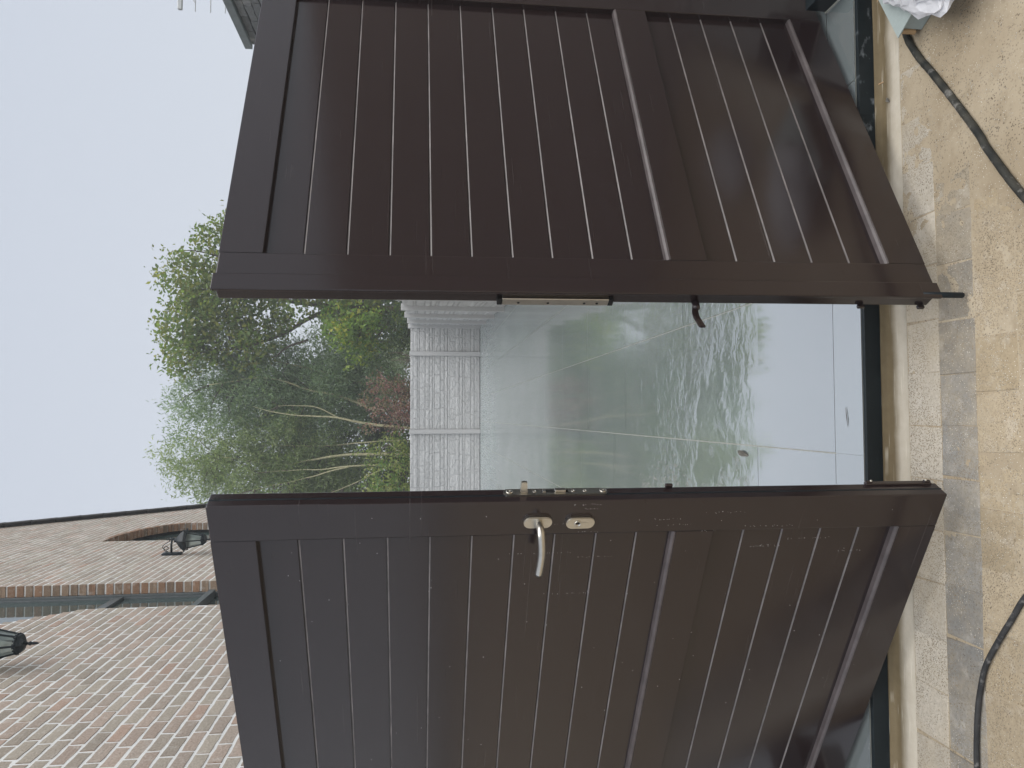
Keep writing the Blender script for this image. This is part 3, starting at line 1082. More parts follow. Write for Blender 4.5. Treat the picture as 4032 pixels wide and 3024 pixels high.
# tiled verge along the gable
bm = bmesh.new()
dy, dz = (13.463 - 11.47), (5.024 - 7.209)
ln = math.hypot(dy, dz); dy /= ln; dz /= ln
ny_, nz_ = -dz, dy
n = 0
t = -1.6
while t < 5.2:
    yc, zc = 11.47 + dy * t, 7.209 + dz * t
    def P(a, b, x): return (x, yc + dy * a + ny_ * b - 7.0, zc + dz * a + nz_ * b + 0.3)
    a0, a1 = 0.0, 0.365
    b00, b01, b10, b11 = -0.004, 0.045, 0.026, 0.078
    for (xa, xb, e0, e1) in ((-3.6, 0.045, 0.0, 0.0), (0.0455, 0.062, -0.07, -0.055)):
        pts = [P(a0, b00 + e0, xa), P(a1, b10 + e0, xa), P(a1, b11, xa), P(a0, b01, xa), P(a0, b00 + e0, xb), P(a1, b10 + e0, xb), P(a1, b11, xb), P(a0, b01, xb)]
        vv = [bm.verts.new(p) for p in pts]
        for f in ((0, 1, 2, 3), (4, 7, 6, 5), (0, 4, 5, 1), (1, 5, 6, 2), (2, 6, 7, 3), (3, 7, 4, 0)): bm.faces.new([vv[i] for i in f])
    t += 0.33
bmesh.ops.recalc_face_normals(bm, faces=bm.faces)
bm_obj("roof", bm, M_rooftile, house)

# ------------------------------------------------------------------ wall lanterns
def make_lantern(loc, label):
    """origin on the wall face at the foot of the back plate; arm points along +x"""
    t = empty("wall_lantern", loc)
    tag(t, label, "lantern", "iron lanterns on the brick house")
    bm = bmesh.new()
    n = 8
    out = [(0.035, 0.0), (0.048, 0.03), (0.048, 0.18), (0.035, 0.21), (-0.035, 0.21), (-0.048, 0.18), (-0.048, 0.03), (-0.035, 0.0)]
    rings = []
    for x, s in ((0.0, 1.0), (0.014, 1.0), (0.026, 0.72)):
        rings.append([bm.verts.new((x, y * s, 0.105 + (z - 0.105) * (1 - (1 - s) * 0.45))) for y, z in out])
    for a, b in zip(rings, rings[1:]):
        for k in range(n): bm.faces.new((a[k], a[(k + 1) % n], b[(k + 1) % n], b[k]))
    bm.faces.new(rings[0]); bm.faces.new(rings[-1])
    bmesh.ops.recalc_face_normals(bm, faces=bm.faces)
    bm_obj("back_plate", bm, M_darkmetal, t)
    bm = bmesh.new()
    az = 0.112
    tube(bm, [(0.02, 0, az), (0.10, 0, az + 0.003), (0.185, 0, az - 0.004)], [0.0125, 0.0115, 0.0105], 10)
    tube(bm, [(0.172, 0, az + 0.022), (0.172, 0, az - 0.012), (0.172, 0, az - 0.042)], [0.012, 0.017, 0.013], 10)
    tube(bm, [(0.172, 0, az), (0.203, 0, az)], [0.011, 0.004], 8)
    arm = bm_obj("arm", bm, M_darkmetal, t, True)
    bm = bmesh.new()
    sp = []
    for k in range(40):
        a = k / 39
        ang = math.pi * 0.5 + a * math.pi * 2.6
        rr = 0.008 + 0.036 * (1 - a)
        sp.append((0.068 + rr * math.cos(-ang) * 0.95, 0, az + 0.052 + rr * math.sin(-ang)))
    lead = smooth_path([(0.165, 0, az + 0.030), (0.150, 0, az + 0.022), (0.125, 0, az + 0.062), (0.085, 0, az + 0.098), sp[6]], 5)
    tube(bm, lead[:-1] + sp[6:], 0.0042, 7)
    tube(bm, smooth_path([(0.150, 0, az + 0.022), (0.170, 0, az + 0.030), (0.176, 0, az + 0.045), (0.166, 0, az + 0.053), (0.160, 0, az + 0.044)], 4), 0.0036, 6)
    bm_obj("scroll", bm, M_darkmetal, arm, True)
    # hexagonal lamp
    cx = 0.160
    bm = bmesh.new()
    lathe(bm, [(0.018, 0.085), (0.026, 0.078), (0.030, 0.060), (0.070, 0.030), (0.098, 0.006), (0.128, -0.032), (0.131, -0.040), (0.100, -0.060), (0.096, -0.064)], 6, (cx, 0, 0.0), 'Z', math.pi / 6)
    bmesh.ops.delete(bm, geom=[f for f in bm.faces if abs(f.normal.z) > 0.99 and f.calc_center_median().z < -0.06], context='FACES')
    # curled points at the six eaves
    for k in range(6):
        a = math.pi / 6 + k * math.pi / 3
        d = Vector((math.cos(a), math.sin(a), 0))
        tube(bm, [Vector((cx, 0, -0.036)) + d * 0.120, Vector((cx, 0, -0.040)) + d * 0.136, Vector((cx, 0, -0.022)) + d * 0.146], [0.010, 0.007, 0.001], 6)
    bm_obj("lamp_roof", bm, M_darkmetal, t)
    zt, zbm, rt, rb = -0.062, -0.225, 0.098, 0.057
    bm = bmesh.new()
    for k in range(6):
        a = math.pi / 6 + k * math.pi / 3
        d = Vector((math.cos(a), math.sin(a), 0))
        tube(bm, [Vector((cx, 0, zt)) + d * rt, Vector((cx, 0, zbm)) + d * rb], 0.0065, 6)
    bm_obj("lamp_frame", bm, M_darkmetal, t)
    bm = bmesh.new()
    for k in range(6):
        a, b = math.pi / 6 + k * math.pi / 3, math.pi / 6 + (k + 1) * math.pi / 3
        q = [Vector((cx + r * 0.97 * math.cos(t_), r * 0.97 * math.sin(t_), z)) for r, t_, z in ((rb, a, zbm), (rb, b, zbm), (rt, b, zt), (rt, a, zt))]
        bm.faces.new([bm.verts.new(p) for p in q])
    bm_obj("lamp_glass", bm, M_lampglass, t)
    bm = bmesh.new(); lathe(bm, [(0.012, -0.06), (0.016, -0.085), (0.024, -0.12), (0.020, -0.145), (0.006, -0.158)], 14, (cx, 0, 0)); bm_obj("bulb", bm, M_bulb, t, True)
    bm = bmesh.new()
    lathe(bm, [(0.060, -0.218), (0.066, -0.226), (0.060, -0.240), (0.048, -0.252), (0.030, -0.262), (0.014, -0.266), (0.010, -0.276)], 6, (cx, 0, 0), 'Z', math.pi / 6)
    for k in range(18):
        a = k * math.pi / 9
        tube(bm, [(cx + 0.058 * math.cos(a), 0.058 * math.sin(a), -0.216), (cx + 0.064 * math.cos(a), 0.064 * math.sin(a), -0.229)], [0.0065, 0.004], 5)
    bot = bm_obj("lamp_base", bm, M_darkmetal, t)
    bm = bmesh.new(); lathe(bm, [(0.006, -0.270), (0.007, -0.281), (0.013, -0.290), (0.013, -0.296), (0.008, -0.301), (0.010, -0.312), (0.007, -0.330), (0.001, -0.346)], 12, (cx, 0, 0)); bm_obj("finial", bm, M_darkmetal, bot, True)
    return t


make_lantern((XW + 0.002, 8.95, 4.022), "dark iron lantern hanging by the arched opening, its foot hidden by the gate leaf")
make_lantern((XW + 0.002, 5.02, 4.045), "dark iron lantern cut off by the picture edge, hanging before the near brick wall")

# ------------------------------------------------------------------ grey building and aerial (right)
gb = empty("grey_building", (3.0, 4.6, -0.4))
tag(gb, "flat roofed building of dark grey split bricks, showing over the right gate leaf", "building")


def greycol(r):
    b = random.uniform(0.75, 1.2)
    c = (0.205 * b, 0.215 * b, 0.222 * b)
    return c, tuple(x * 0.8 for x in c)


V, F, C = brick_wall((-0.4, 2.735), 0.0615, 0.225, lambda z: [(2.9, 6.224)], 0.09, greycol, 3.03, 0.0075, 0.005, True, -1)
me = bpy.data.meshes.new("wall")
me.from_pydata([(v[0] - 3.0, v[1] - 4.6, v[2] + 0.4) for v in V], [], F)
color_attr(me, np.array(C))
w = link("wall", me, M_slatebrick, gb)
bm = bmesh.new(); box(bm, 0.040, 3.0, -1.69, 1.610, 0.0, 3.13); bm_obj("core", bm, M_darkmortar, gb)
bm = bmesh.new(); box(bm, 0.0, 3.05, -1.75, 1.642, 3.1385, 3.198, 0.004, 2); bm_obj("coping", bm, M_zinc, gb)
bm = bmesh.new(); box(bm, 0.035, 0.30, -9.0, -1.755, 0.0, 2.38, 0.004, 1); bm_obj("unseen_reflection_wall", bm, M_render, gb)  # unseen wall, added to tone the reflection in the right gate leaf
an = empty("tv_aerial", (3.62, 6.0, 2.80))
tag(an, "thin metal aerial above the grey building roof at the picture edge", "aerial")
bm = bmesh.new(); tube(bm, [(0, 0, -0.02), (0, 0, 0.62)], 0.018, 10); bm_obj("mast", bm, M_alu, an)
bm = bmesh.new(); box(bm, -0.452, 0.35, -0.013, 0.013, 0.420, 0.452, 0.002, 1); bm_obj("boom", bm, M_alu, an)
for z, e in ((0.322, -0.460), (0.208, -0.461), (0.097, -0.459)):
    bm = bmesh.new(); tube(bm, [(e, 0, z), (0.30, 0, z)], 0.0040, 6); bm_obj("rod", bm, M_alu, an)
bm = bmesh.new(); tube(bm, [(-0.395, 0, 0.322), (-0.36, 0, 0.342), (-0.20, 0, 0.42)], 0.0040, 6); bm_obj("brace", bm, M_alu, an)

# ------------------------------------------------------------------ concrete fence, cast to look like stacked stone
def stone_panel(w, h, seed):
    """front face looks along -y, origin at lower left corner"""
    st = random.getstate(); random.seed(seed)
    res = 0.021
    nx, nz = int(w / res), int(h / res)
    # courses repeat every 0.385 m slab
    fr = [0.386, 0.25, 0.227, 0.137]
    bounds = [0.0]
    while bounds[-1] < h:
        for f in reversed(fr): bounds.append(bounds[-1] + 0.385 * f)
    stones = {}
    for i in range(len(bounds) - 1):
        cut = [0.0]
        while cut[-1] < w: cut.append(cut[-1] + random.uniform(0.22, 0.55))
        stones[i] = cut
    V = np.zeros(((nx + 1) * (nz + 1), 3))
    Cc = np.zeros(((nx + 1) * (nz + 1), 3))
    k = 0
    for iz in range(nz + 1):
        z = h * iz / nz
        ci = max(j for j in range(len(bounds)) if bounds[j] <= z + 1e-6)
        ci = min(ci, len(bounds) - 2)
        dz = min(z - bounds[ci], bounds[ci + 1] - z)
        for ix in range(nx + 1):
            x = w * ix / nx
            cut = stones[ci]
            sj = max(j for j in range(len(cut)) if cut[j] <= x)
            dx = min(x - cut[sj], (cut[sj + 1] if sj + 1 < len(cut) else w) - x)
            d = min(dz, dx * 0.8)
            hgt = min(1.0, d / 0.016)
            n1 = noise.noise(Vector((x * 11 + ci * 3.1, z * 14, seed)))
            n2 = noise.noise(Vector((x * 31, z * 34 + ci, seed + 5)))
            tlt = math.sin(sj * 12.9898 + ci * 4.1) * 0.006
            y = 0.016 - hgt * (0.015 + tlt * 0.5) - hgt * (n1 * 0.012 + n2 * 0.010)
            V[k] = (x, y, z)
            b = 0.495 + 0.03 * n1 + 0.03 * math.sin(sj * 7.7 + ci * 3.3)
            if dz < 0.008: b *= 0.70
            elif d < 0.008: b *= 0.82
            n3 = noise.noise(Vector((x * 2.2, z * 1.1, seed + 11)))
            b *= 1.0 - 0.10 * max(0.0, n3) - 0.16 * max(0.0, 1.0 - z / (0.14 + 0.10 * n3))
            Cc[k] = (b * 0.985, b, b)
            k += 1
    F = []
    for iz in range(nz):
        for ix in range(nx):
            q = iz * (nx + 1) + ix
            F.append((q, q + 1, q + nx + 2, q + nx + 1))
    n0 = len(V)
    ex = [(0, 0.02, 0), (w, 0.02, 0), (w, 0.02, h), (0, 0.02, h), (0, 0.055, 0), (w, 0.055, 0), (w, 0.055, h), (0, 0.055, h)]
    V = np.vstack([V, ex]); Cc = np.vstack([Cc, [(0.5, 0.505, 0.505)] * 8])
    F += [(n0 + 3, n0 + 2, n0 + 6, n0 + 7), (n0 + 5, n0 + 4, n0 + 7, n0 + 6), (n0 + 0, n0 + 4, n0 + 5, n0 + 1)]
    me = bpy.data.meshes.new("panel")
    me.from_pydata([tuple(v) for v in V], [], F)
    # join front top rim to the body
    color_attr(me, Cc)
    random.setstate(st)
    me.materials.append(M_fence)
    return me


def post_mesh(h):
    bm = bmesh.new(); box(bm, -0.055, 0.055, -0.06, 0.06, 0, h, 0.008, 2)
    me = bpy.data.meshes.new("post"); bm.to_mesh(me); bm.free()
    color_attr(me, np.array([(0.46, 0.465, 0.465)] * len(me.vertices)))
    me.materials.append(M_fence)
    return me


FY = 19.243
PANW = 1.87
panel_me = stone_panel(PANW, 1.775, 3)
fence = empty("concrete_fence", (2.30, FY, -0.212))
tag(fence, "grey cast stone fence across the back of the terrace", "fence")
post_me = post_mesh(1.797)
for k in range(0, 5):
    x = 1.592 - 1.982 * k
    for nm, me, px, py in (("post", post_me, x, 0.0),):
        o = bpy.data.objects.new(nm, me); COL.objects.link(o); o.parent = fence
        o.location = (x - 2.30, -0.012, 0)
    o = bpy.data.objects.new("panel", panel_me); COL.objects.link(o); o.parent = fence
    o.location = (x - 1.982 + 0.055 - 2.30, 0, 0)
pm = stone_panel(0.63, 1.775, 3)
o = bpy.data.objects.new("panel", pm); COL.objects.link(o); o.parent = fence; o.location = (1.592 + 0.055 - 2.30, 0, 0)

sf = empty("concrete_fence", (2.301, FY, -0.212))
tag(sf, "grey cast stone fence along the right side, stepping away behind the right gate leaf", "fence")
ddx, ddy = -0.0659, -0.99783
ang = math.atan2(ddy, ddx)
post2 = post_mesh(1.84)
for k in range(0, 8):
    zb = 0.028 * k
    px, py = ddx * 2.0 * k, ddy * 2.0 * k
    o = bpy.data.objects.new("post", post2); COL.objects.link(o); o.parent = sf
    o.location = (px + 0.012, py, zb - 0.035); o.rotation_euler = (0, 0, ang)
    if k < 7:
        o = bpy.data.objects.new("panel", panel_me); COL.objects.link(o); o.parent = sf
        o.rotation_euler = (0, 0, ang)
        # local +x runs along the fence, local -y must face -x (the terrace)
        o.location = (px + ddx * 0.065 + 0.03, py + ddy * 0.065, zb - 0.0)
corner = bpy.data.objects.new("post", post2); COL.objects.link(corner); corner.parent = fence; corner.location = (0.0, 0.07, 0.0)

# ------------------------------------------------------------------ trees and shrubs
def world_at(x22, z22, Y):
    k = Y / 22.0
    return Vector((x22 * k, Y, 1.4 + (z22 - 1.4) * k))


def leaf_mesh(name, centers, n_leaf, spread, size, aspect, palette, droop, dirs=None, flat=0.0):
    """many small leaf faces scattered about twig positions"""
    N = len(centers) * n_leaf
    c = np.repeat(np.array(centers), n_leaf, axis=0)
    if dirs is None:
        d = rng.normal(size=(len(centers), 3)) * (0.7, 0.7, 0.5)
        d[:, 2] += droop
        d /= np.linalg.norm(d, axis=1)[:, None]
    else: d = np.array(dirs)
    d = np.repeat(d, n_leaf, axis=0)
    t = rng.uniform(-1, 1, N)[:, None]
    pos = c + d * t * spread[0] + rng.normal(size=(N, 3)) * spread[1]
    ld = d + rng.normal(size=(N, 3)) * 0.75
    ld /= np.linalg.norm(ld, axis=1)[:, None]
    rv = rng.normal(size=(N, 3))
    sd_ = np.cross(ld, rv); sd_ /= np.linalg.norm(sd_, axis=1)[:, None] + 1e-9
    nn = np.cross(ld, sd_)
    L_ = (size * rng.uniform(0.65, 1.35, N))[:, None]
    W_ = L_ * aspect
    bend = nn * L_ * rng.uniform(-0.12, 0.12, N)[:, None]
    p0 = pos
    p1 = pos + ld * L_ * 0.45 + sd_ * W_ * 0.5 + bend
    p2 = pos + ld * L_
    p3 = pos + ld * L_ * 0.45 - sd_ * W_ * 0.5 + bend
    V = np.stack([p0, p1, p2, p3], axis=1).reshape(-1, 3)
    me = bpy.data.meshes.new(name)
    me.vertices.add(len(V)); me.vertices.foreach_set("co", V.astype(np.float32).ravel())
    me.loops.add(4 * N); me.loops.foreach_set("vertex_index", np.arange(4 * N, dtype=np.int32))
    me.polygons.add(N); me.polygons.foreach_set("loop_start", np.arange(0, 4 * N, 4, dtype=np.int32))
    me.update(calc_edges=True)
    pal = np.array(palette)
    # colour varies by twig (clumps) and by leaf
    idx = rng.integers(0, len(pal), len(centers))
    cc = pal[np.repeat(idx, n_leaf)]
    swap = rng.random(N) < 0.35
    cc[swap] = pal[rng.integers(0, len(pal), swap.sum())]
    cc = cc * rng.uniform(0.75, 1.25, N)[:, None]
    cc = np.repeat(cc, 4, axis=0)
    a = me.color_attributes.new("col", 'FLOAT_COLOR', 'POINT')
    q = np.ones((len(cc), 4), dtype=np.float32); q[:, :3] = cc
    a.data.foreach_set("color", q.ravel())
    return me


def lobe_points(lobes, per_m3, shell=0.55):
    pts = []
    for (p, r) in lobes:
        n = int(per_m3 * 4.19 * r[0] * r[1] * r[2])
        v = rng.normal(size=(n, 3)); v /= np.linalg.norm(v, axis=1)[:, None]
        rad = rng.uniform(0, 1, n) ** (1 / 3)
        rad = np.where(rng.random(n) < shell, 0.6 + 0.45 * rng.random(n), rad)
        pts.append(np.array(p) + v * rad[:, None] * np.array(r))
    return np.vstack(pts)


def grow(name, label, cat, base, stems, lobes, per_m3, n_leaf, spread, size, aspect, palette, bark, droop=0.3, twigs=60, group=None, shell=0.55):
    t = empty(name, base)
    tag(t, label, cat, group)
    b = Vector(base)
    bm = bmesh.new()
    for pts, r0, r1 in stems:
        P = smooth_path([Vector(p) - b for p in pts], 5)
        k = len(P)
        P = [p + Vector((noise.noise(p * 1.7) * .03, noise.noise(p * 1.7 + Vector((9, 0, 0))) * .03, 0)) for p in P]
        tube(bm, P, [r0 + (r1 - r0) * i / (k - 1) for i in range(k)], 8)
    bm2 = bmesh.new()
    cen = lobe_points(lobes, per_m3, shell)
    # limbs from the nearest stem point to twig clusters
    sp = [Vector(q) for pts, _, _ in stems for q in smooth_path(pts, 4)]
    for c in cen[rng.integers(0, len(cen), twigs)]:
        c = Vector(c)
        lower = [s for s in sp if s.z < c.z - 0.15] or sp
        s = min(lower, key=lambda q: (q - c).length)
        mid = s.lerp(c, 0.5) + Vector((random.uniform(-.15, .15), random.uniform(-.15, .15), random.uniform(-.05, .25)))
        P = smooth_path([s - b, mid - b, c - b], 4)
        L_ = (c - s).length
        tube(bm2, P, [0.006 + 0.009 * L_ * (1 - i / (len(P) - 1)) for i in range(len(P))], 5, False)
    bm_obj("trunk", bm, bark, t, True)
    bm_obj("twigs", bm2, M_bark_dark, t, True)
    me = leaf_mesh("crown", cen - np.array(base), n_leaf, spread, size, aspect, palette, droop)
    link("crown", me, M_leaf, t)
    return t


def LB(lst, Y, dep=1.0):
    k = Y / 22.0
    return [(tuple(world_at(x, z, Y + random.uniform(-.5, .5))), (r * k * 1.0, r * dep, r * k)) for x, z, r in lst]


def ST_(lst, Y): return [tuple(world_at(x, z, Y)) for x, z in lst]


random.seed(21)
PAL_W = [(0.194, 0.279, 0.169), (0.245, 0.329, 0.211), (0.151, 0.227, 0.135), (0.279, 0.362, 0.245)]
PAL_WY = [(0.222, 0.293, 0.135), (0.27, 0.333, 0.167), (0.174, 0.246, 0.111), (0.301, 0.357, 0.199)]
PAL_A = [(0.146, 0.218, 0.065), (0.183, 0.254, 0.073), (0.116, 0.175, 0.055), (0.254, 0.262, 0.081), (0.175, 0.204, 0.058)]
PAL_YL = [(0.277, 0.356, 0.086), (0.198, 0.304, 0.073), (0.396, 0.396, 0.079), (0.158, 0.264, 0.066), (0.198, 0.304, 0.073)]
PAL_P = [(0.303, 0.157, 0.157), (0.384, 0.231, 0.214), (0.209, 0.111, 0.114), (0.352, 0.279, 0.231), (0.177, 0.165, 0.111)]
PAL_YG = [(0.269, 0.336, 0.108), (0.188, 0.282, 0.081), (0.114, 0.208, 0.06), (0.349, 0.376, 0.148)]
PAL_PALE = [(0.218, 0.276, 0.196), (0.172, 0.23, 0.144), (0.265, 0.31, 0.23)]
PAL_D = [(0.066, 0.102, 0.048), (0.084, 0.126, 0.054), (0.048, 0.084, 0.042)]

# broad-leaved tree behind the right leaf
Y = 22.4
grow("broadleaf_tree", "tall open tree with larger yellowing leaves and grey trunk beside the right gate leaf", "tree", (3.1, Y, -0.4),
     [(ST_([(3.05, -0.3), (3.08, 1.86), (3.14, 3.0), (3.19, 4.05), (3.42, 5.85), (3.6, 7.6)], Y), 0.135, 0.030),
      (ST_([(3.17, 3.75), (2.75, 4.55), (2.35, 5.2), (1.95, 6.3), (1.8, 7.5)], Y), 0.075, 0.018),
      (ST_([(3.25, 4.6), (3.9, 5.8), (4.5, 6.9), (4.7, 7.7)], Y), 0.06, 0.015),
      (ST_([(2.2, 4.5), (2.0, 5.0), (1.7, 5.4)], Y), 0.04, 0.02),
      (ST_([(3.0, 2.0), (2.5, 2.4), (2.0, 2.7), (1.75, 3.0)], Y), 0.035, 0.012)],
     LB([(3.9, 7.75, .85), (2.7, 7.85, .85), (1.75, 7.85, .75), (4.75, 6.95, .8), (3.3, 6.9, .95), (2.2, 6.95, .9), (5.45, 6.2, .7), (4.2, 6.1, .9), (2.9, 5.9, .8), (1.9, 6.0, .7),
         (3.3, 4.9, .7), (2.6, 5.4, .45), (3.6, 4.0, .8), (3.4, 3.0, .7)], Y, 1.1), 33, 14, (0.28, 0.11), 0.130, 0.60, PAL_A, M_bark_dark, -0.1, 150, shell=.4)
grow("leafy_sapling", "yellow green leafy sapling in front of the grey trunk above the fence corner", "sapling", (2.5, 21.6, -0.4),
     [(ST_([(2.5, -0.3), (2.5, 2.0), (2.55, 3.2)], 21.6), 0.04, 0.012), (ST_([(2.5, 2.0), (2.9, 2.8), (2.9, 3.6)], 21.6), 0.02, 0.008)],
     LB([(2.85, 3.55, .50), (2.45, 3.65, .45), (2.4, 3.0, .5), (2.85, 2.85, .45), (2.0, 2.95, .45), (1.75, 3.25, .25)], 21.6, 0.9), 62, 16, (0.18, 0.09), 0.125, 0.6, PAL_YL, M_bark_dark, -0.2, 30)
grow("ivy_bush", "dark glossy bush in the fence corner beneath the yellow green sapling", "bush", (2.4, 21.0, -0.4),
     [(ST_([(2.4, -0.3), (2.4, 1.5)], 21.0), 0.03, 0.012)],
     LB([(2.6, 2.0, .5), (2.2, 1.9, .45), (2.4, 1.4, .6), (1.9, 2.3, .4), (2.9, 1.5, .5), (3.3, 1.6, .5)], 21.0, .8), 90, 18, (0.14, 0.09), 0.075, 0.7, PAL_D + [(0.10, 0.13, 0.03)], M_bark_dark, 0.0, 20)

# willows
Y = 23.0
grow("willow_tree", "grey green willow with one leaning pale trunk, middle of the trees", "tree", (-0.25, Y, -0.4),
     [(ST_([(-0.45, -0.3), (-0.31, 1.9), (-0.21, 2.79), (-0.06, 3.6), (0.0, 4.1), (0.04, 4.8), (0.16, 5.5), (0.3, 6.0)], Y - 1.2), 0.046, 0.004),
      (ST_([(-0.05, 3.6), (0.25, 4.2), (0.33, 4.9), (0.30, 5.3)], Y - .9), 0.020, 0.007),
      (ST_([(0.2, 2.6), (0.55, 3.5), (0.75, 4.4), (1.1, 5.6), (0.9, 7.2)], Y - .5), 0.045, 0.014),
      (ST_([(0.6, 1.8), (1.1, 3.5), (1.5, 5.0), (1.7, 6.3)], Y), 0.05, 0.014)],
     LB([(.45, 7.75, .62), (.3, 6.95, .8), (1.15, 7.0, .8), (1.75, 6.3, .7), (.6, 5.9, .95), (1.5, 5.3, .75), (.3, 4.9, .9), (1.25, 4.3, .8), (1.9, 4.3, .55), (.5, 3.7, .9), (1.45, 3.3, .75),
         (-.15, 6.1, .6), (.9, 2.5, .8), (1.9, 2.9, .6), (-.5, 8.05, .35), (-.7, 7.7, .4), (-.25, 5.2, .6), (-.55, 4.2, .5), (1.0, 6.2, .7), (.0, 6.6, .5), (.9, 5.4, .7), (.9, 3.9, .7), (2.2, 5.3, .5), (-.1, 3.2, .55), (1.2, 2.3, .7)], Y, 1.1), 38, 33, (0.34, 0.10), 0.115, 0.24, PAL_W, M_bark_pale, 0.65, 110, "willows behind the fence", .85)
Y = 22.6
c0 = 22
grow("willow_tree", "olive willow with several thin pale stems, rising beside the brick house verge", "tree", (-1.5, Y, -0.4),
     [(ST_([(-1.45, -0.3), (-1.42, 1.9), (-1.40, 2.6), (-1.44, 3.4), (-1.50, 4.1), (-1.52, 5.0), (-1.6, 6.0)], Y - 1.0), 0.038, 0.004),
      (ST_([(-1.45, 3.3), (-1.58, 3.95), (-1.73, 4.4), (-1.9, 5.2), (-2.05, 5.9)], Y - 1.0), 0.022, 0.004),
      (ST_([(-1.1, 1.2), (-1.08, 3.0), (-1.14, 3.9), (-1.25, 4.5), (-1.35, 5.3), (-1.1, 6.9)], Y - .6), 0.045, 0.012),
      (ST_([(-1.3, 1.9), (-1.62, 2.6), (-1.9, 3.1), (-2.2, 3.9)], Y - .8), 0.024, 0.009),
      (ST_([(-0.7, 1.6), (-0.74, 2.9), (-0.85, 4.1), (-0.8, 5.6)], Y - .3), 0.025, 0.009)],
     LB([(-1.15, 7.95, .55), (-1.6, 7.4, .7), (-.95, 7.1, .6), (-2.1, 6.8, .65), (-1.35, 6.2, .85), (-.6, 5.8, .6), (-2.4, 5.9, .6), (-1.85, 5.2, .75), (-1.05, 5.0, .75), (-2.7, 4.7, .7),
         (-1.7, 4.1, .75), (-.75, 4.0, .6), (-2.3, 3.4, .8), (-1.2, 3.2, .6), (-3.2, 5.6, .6), (-2.6, 2.6, .7), (-2.9, 6.6, .5), (-1.5, 6.8, .6), (-.9, 6.4, .6), (-1.5, 5.6, .7), (-1.4, 4.6, .7), (-.4, 4.9, .55), (-2.2, 4.4, .6), (-1.8, 3.6, .6)], Y, 1.1), 38, 33, (0.32, 0.10), 0.115, 0.24, PAL_WY, M_bark_pale, 0.6, 100, "willows behind the fence", .85)

# shrubs above the fence
grow("plum_bush", "wine red leaved bush above the fence between two fence posts", "bush", (0.35, 20.6, -0.4),
     [(ST_([(0.35, -0.3), (0.3, 1.6)], 20.6), 0.03, 0.015), (ST_([(0.3, 1.2), (0.9, 2.2)], 20.6), 0.02, 0.008), (ST_([(0.3, 1.2), (-0.2, 2.4)], 20.6), 0.02, 0.008)],
     LB([(.95, 2.15, .42), (.45, 2.55, .42), (.0, 2.2, .45), (-.28, 2.75, .26), (.9, 1.55, .5), (.95, 2.65, .26), (.3, 1.6, .55), (-.25, 1.85, .35), (.55, 3.0, .22)], 20.6, .8), 95, 22, (0.16, 0.06), 0.065, 0.55, PAL_P, M_bark_dark, 0.3, 40)
grow("hazel_bush", "yellow green bush above the fence below the thin pale willow stems", "bush", (-1.4, 20.8, -0.4),
     [(ST_([(-1.4, -0.3), (-1.4, 1.6)], 20.8), 0.03, 0.012), (ST_([(-1.4, 1.2), (-0.8, 2.2)], 20.8), 0.015, 0.006)],
     LB([(-.75, 1.75, .42), (-1.15, 2.2, .45), (-1.7, 2.2, .45), (-1.9, 1.7, .45), (-1.3, 1.55, .5), (-2.4, 1.9, .5), (-.55, 2.3, .28), (-.95, 2.8, .30), (-1.95, 2.75, .36), (-2.4, 2.6, .4), (-1.4, 2.8, .25)], 20.8, .8), 85, 20, (0.14, 0.07), 0.075, 0.65, PAL_YG, M_bark_pale, 0.1, 30)
grow("olive_bush", "small pale silvery bush just over the fence near its corner", "bush", (1.65, 20.2, -0.4),
     [(ST_([(1.65, -0.3), (1.65, 1.4)], 20.2), 0.02, 0.01)],
     LB([(1.75, 1.95, .33), (1.5, 1.6, .42), (1.95, 1.55, .35), (1.3, 1.9, .22)], 20.2, .8), 130, 26, (0.14, 0.06), 0.055, 0.4, PAL_PALE, M_bark_dark, 0.4, 20)

# dense far growth behind, reads as one mass
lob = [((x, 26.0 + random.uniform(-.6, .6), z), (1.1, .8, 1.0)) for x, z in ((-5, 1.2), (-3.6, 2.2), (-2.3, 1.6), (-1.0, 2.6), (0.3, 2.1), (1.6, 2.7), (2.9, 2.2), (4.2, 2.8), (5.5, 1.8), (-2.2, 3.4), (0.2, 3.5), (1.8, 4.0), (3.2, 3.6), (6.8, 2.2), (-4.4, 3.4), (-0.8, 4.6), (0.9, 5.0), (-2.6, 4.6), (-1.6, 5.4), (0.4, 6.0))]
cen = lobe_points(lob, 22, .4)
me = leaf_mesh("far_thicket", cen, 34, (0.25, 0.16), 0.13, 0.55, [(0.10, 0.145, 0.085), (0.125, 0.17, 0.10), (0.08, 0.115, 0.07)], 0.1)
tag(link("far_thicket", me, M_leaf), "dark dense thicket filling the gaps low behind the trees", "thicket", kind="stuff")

# ------------------------------------------------------------------ small things on the yard
def cable(name, pts, r, label, cat, cols, lump=0.0, seed=0):
    P = smooth_path(pts, 14)
    bm = bmesh.new()
    rad = [r * (1 + lump * noise.noise(p * 60 + Vector((seed, 0, 0)))) for p in P]
    tube(bm, P, rad, 12)
    me = bpy.data.meshes.new(name); bm.normal_update(); bm.to_mesh(me); bm.free()
    c = np.array([cols[0]] * len(me.vertices))
    for i, v in enumerate(me.vertices):
        t = 0.5 + 0.9 * noise.noise(v.co * 35 + Vector((seed, 3, 1)))
        t = min(1, max(0, t))
        c[i] = np.array(cols[0]) * (1 - t) + np.array(cols[1]) * t
    color_attr(me, c)
    return tag(link(name, me, M_hose, None, True), label, cat)


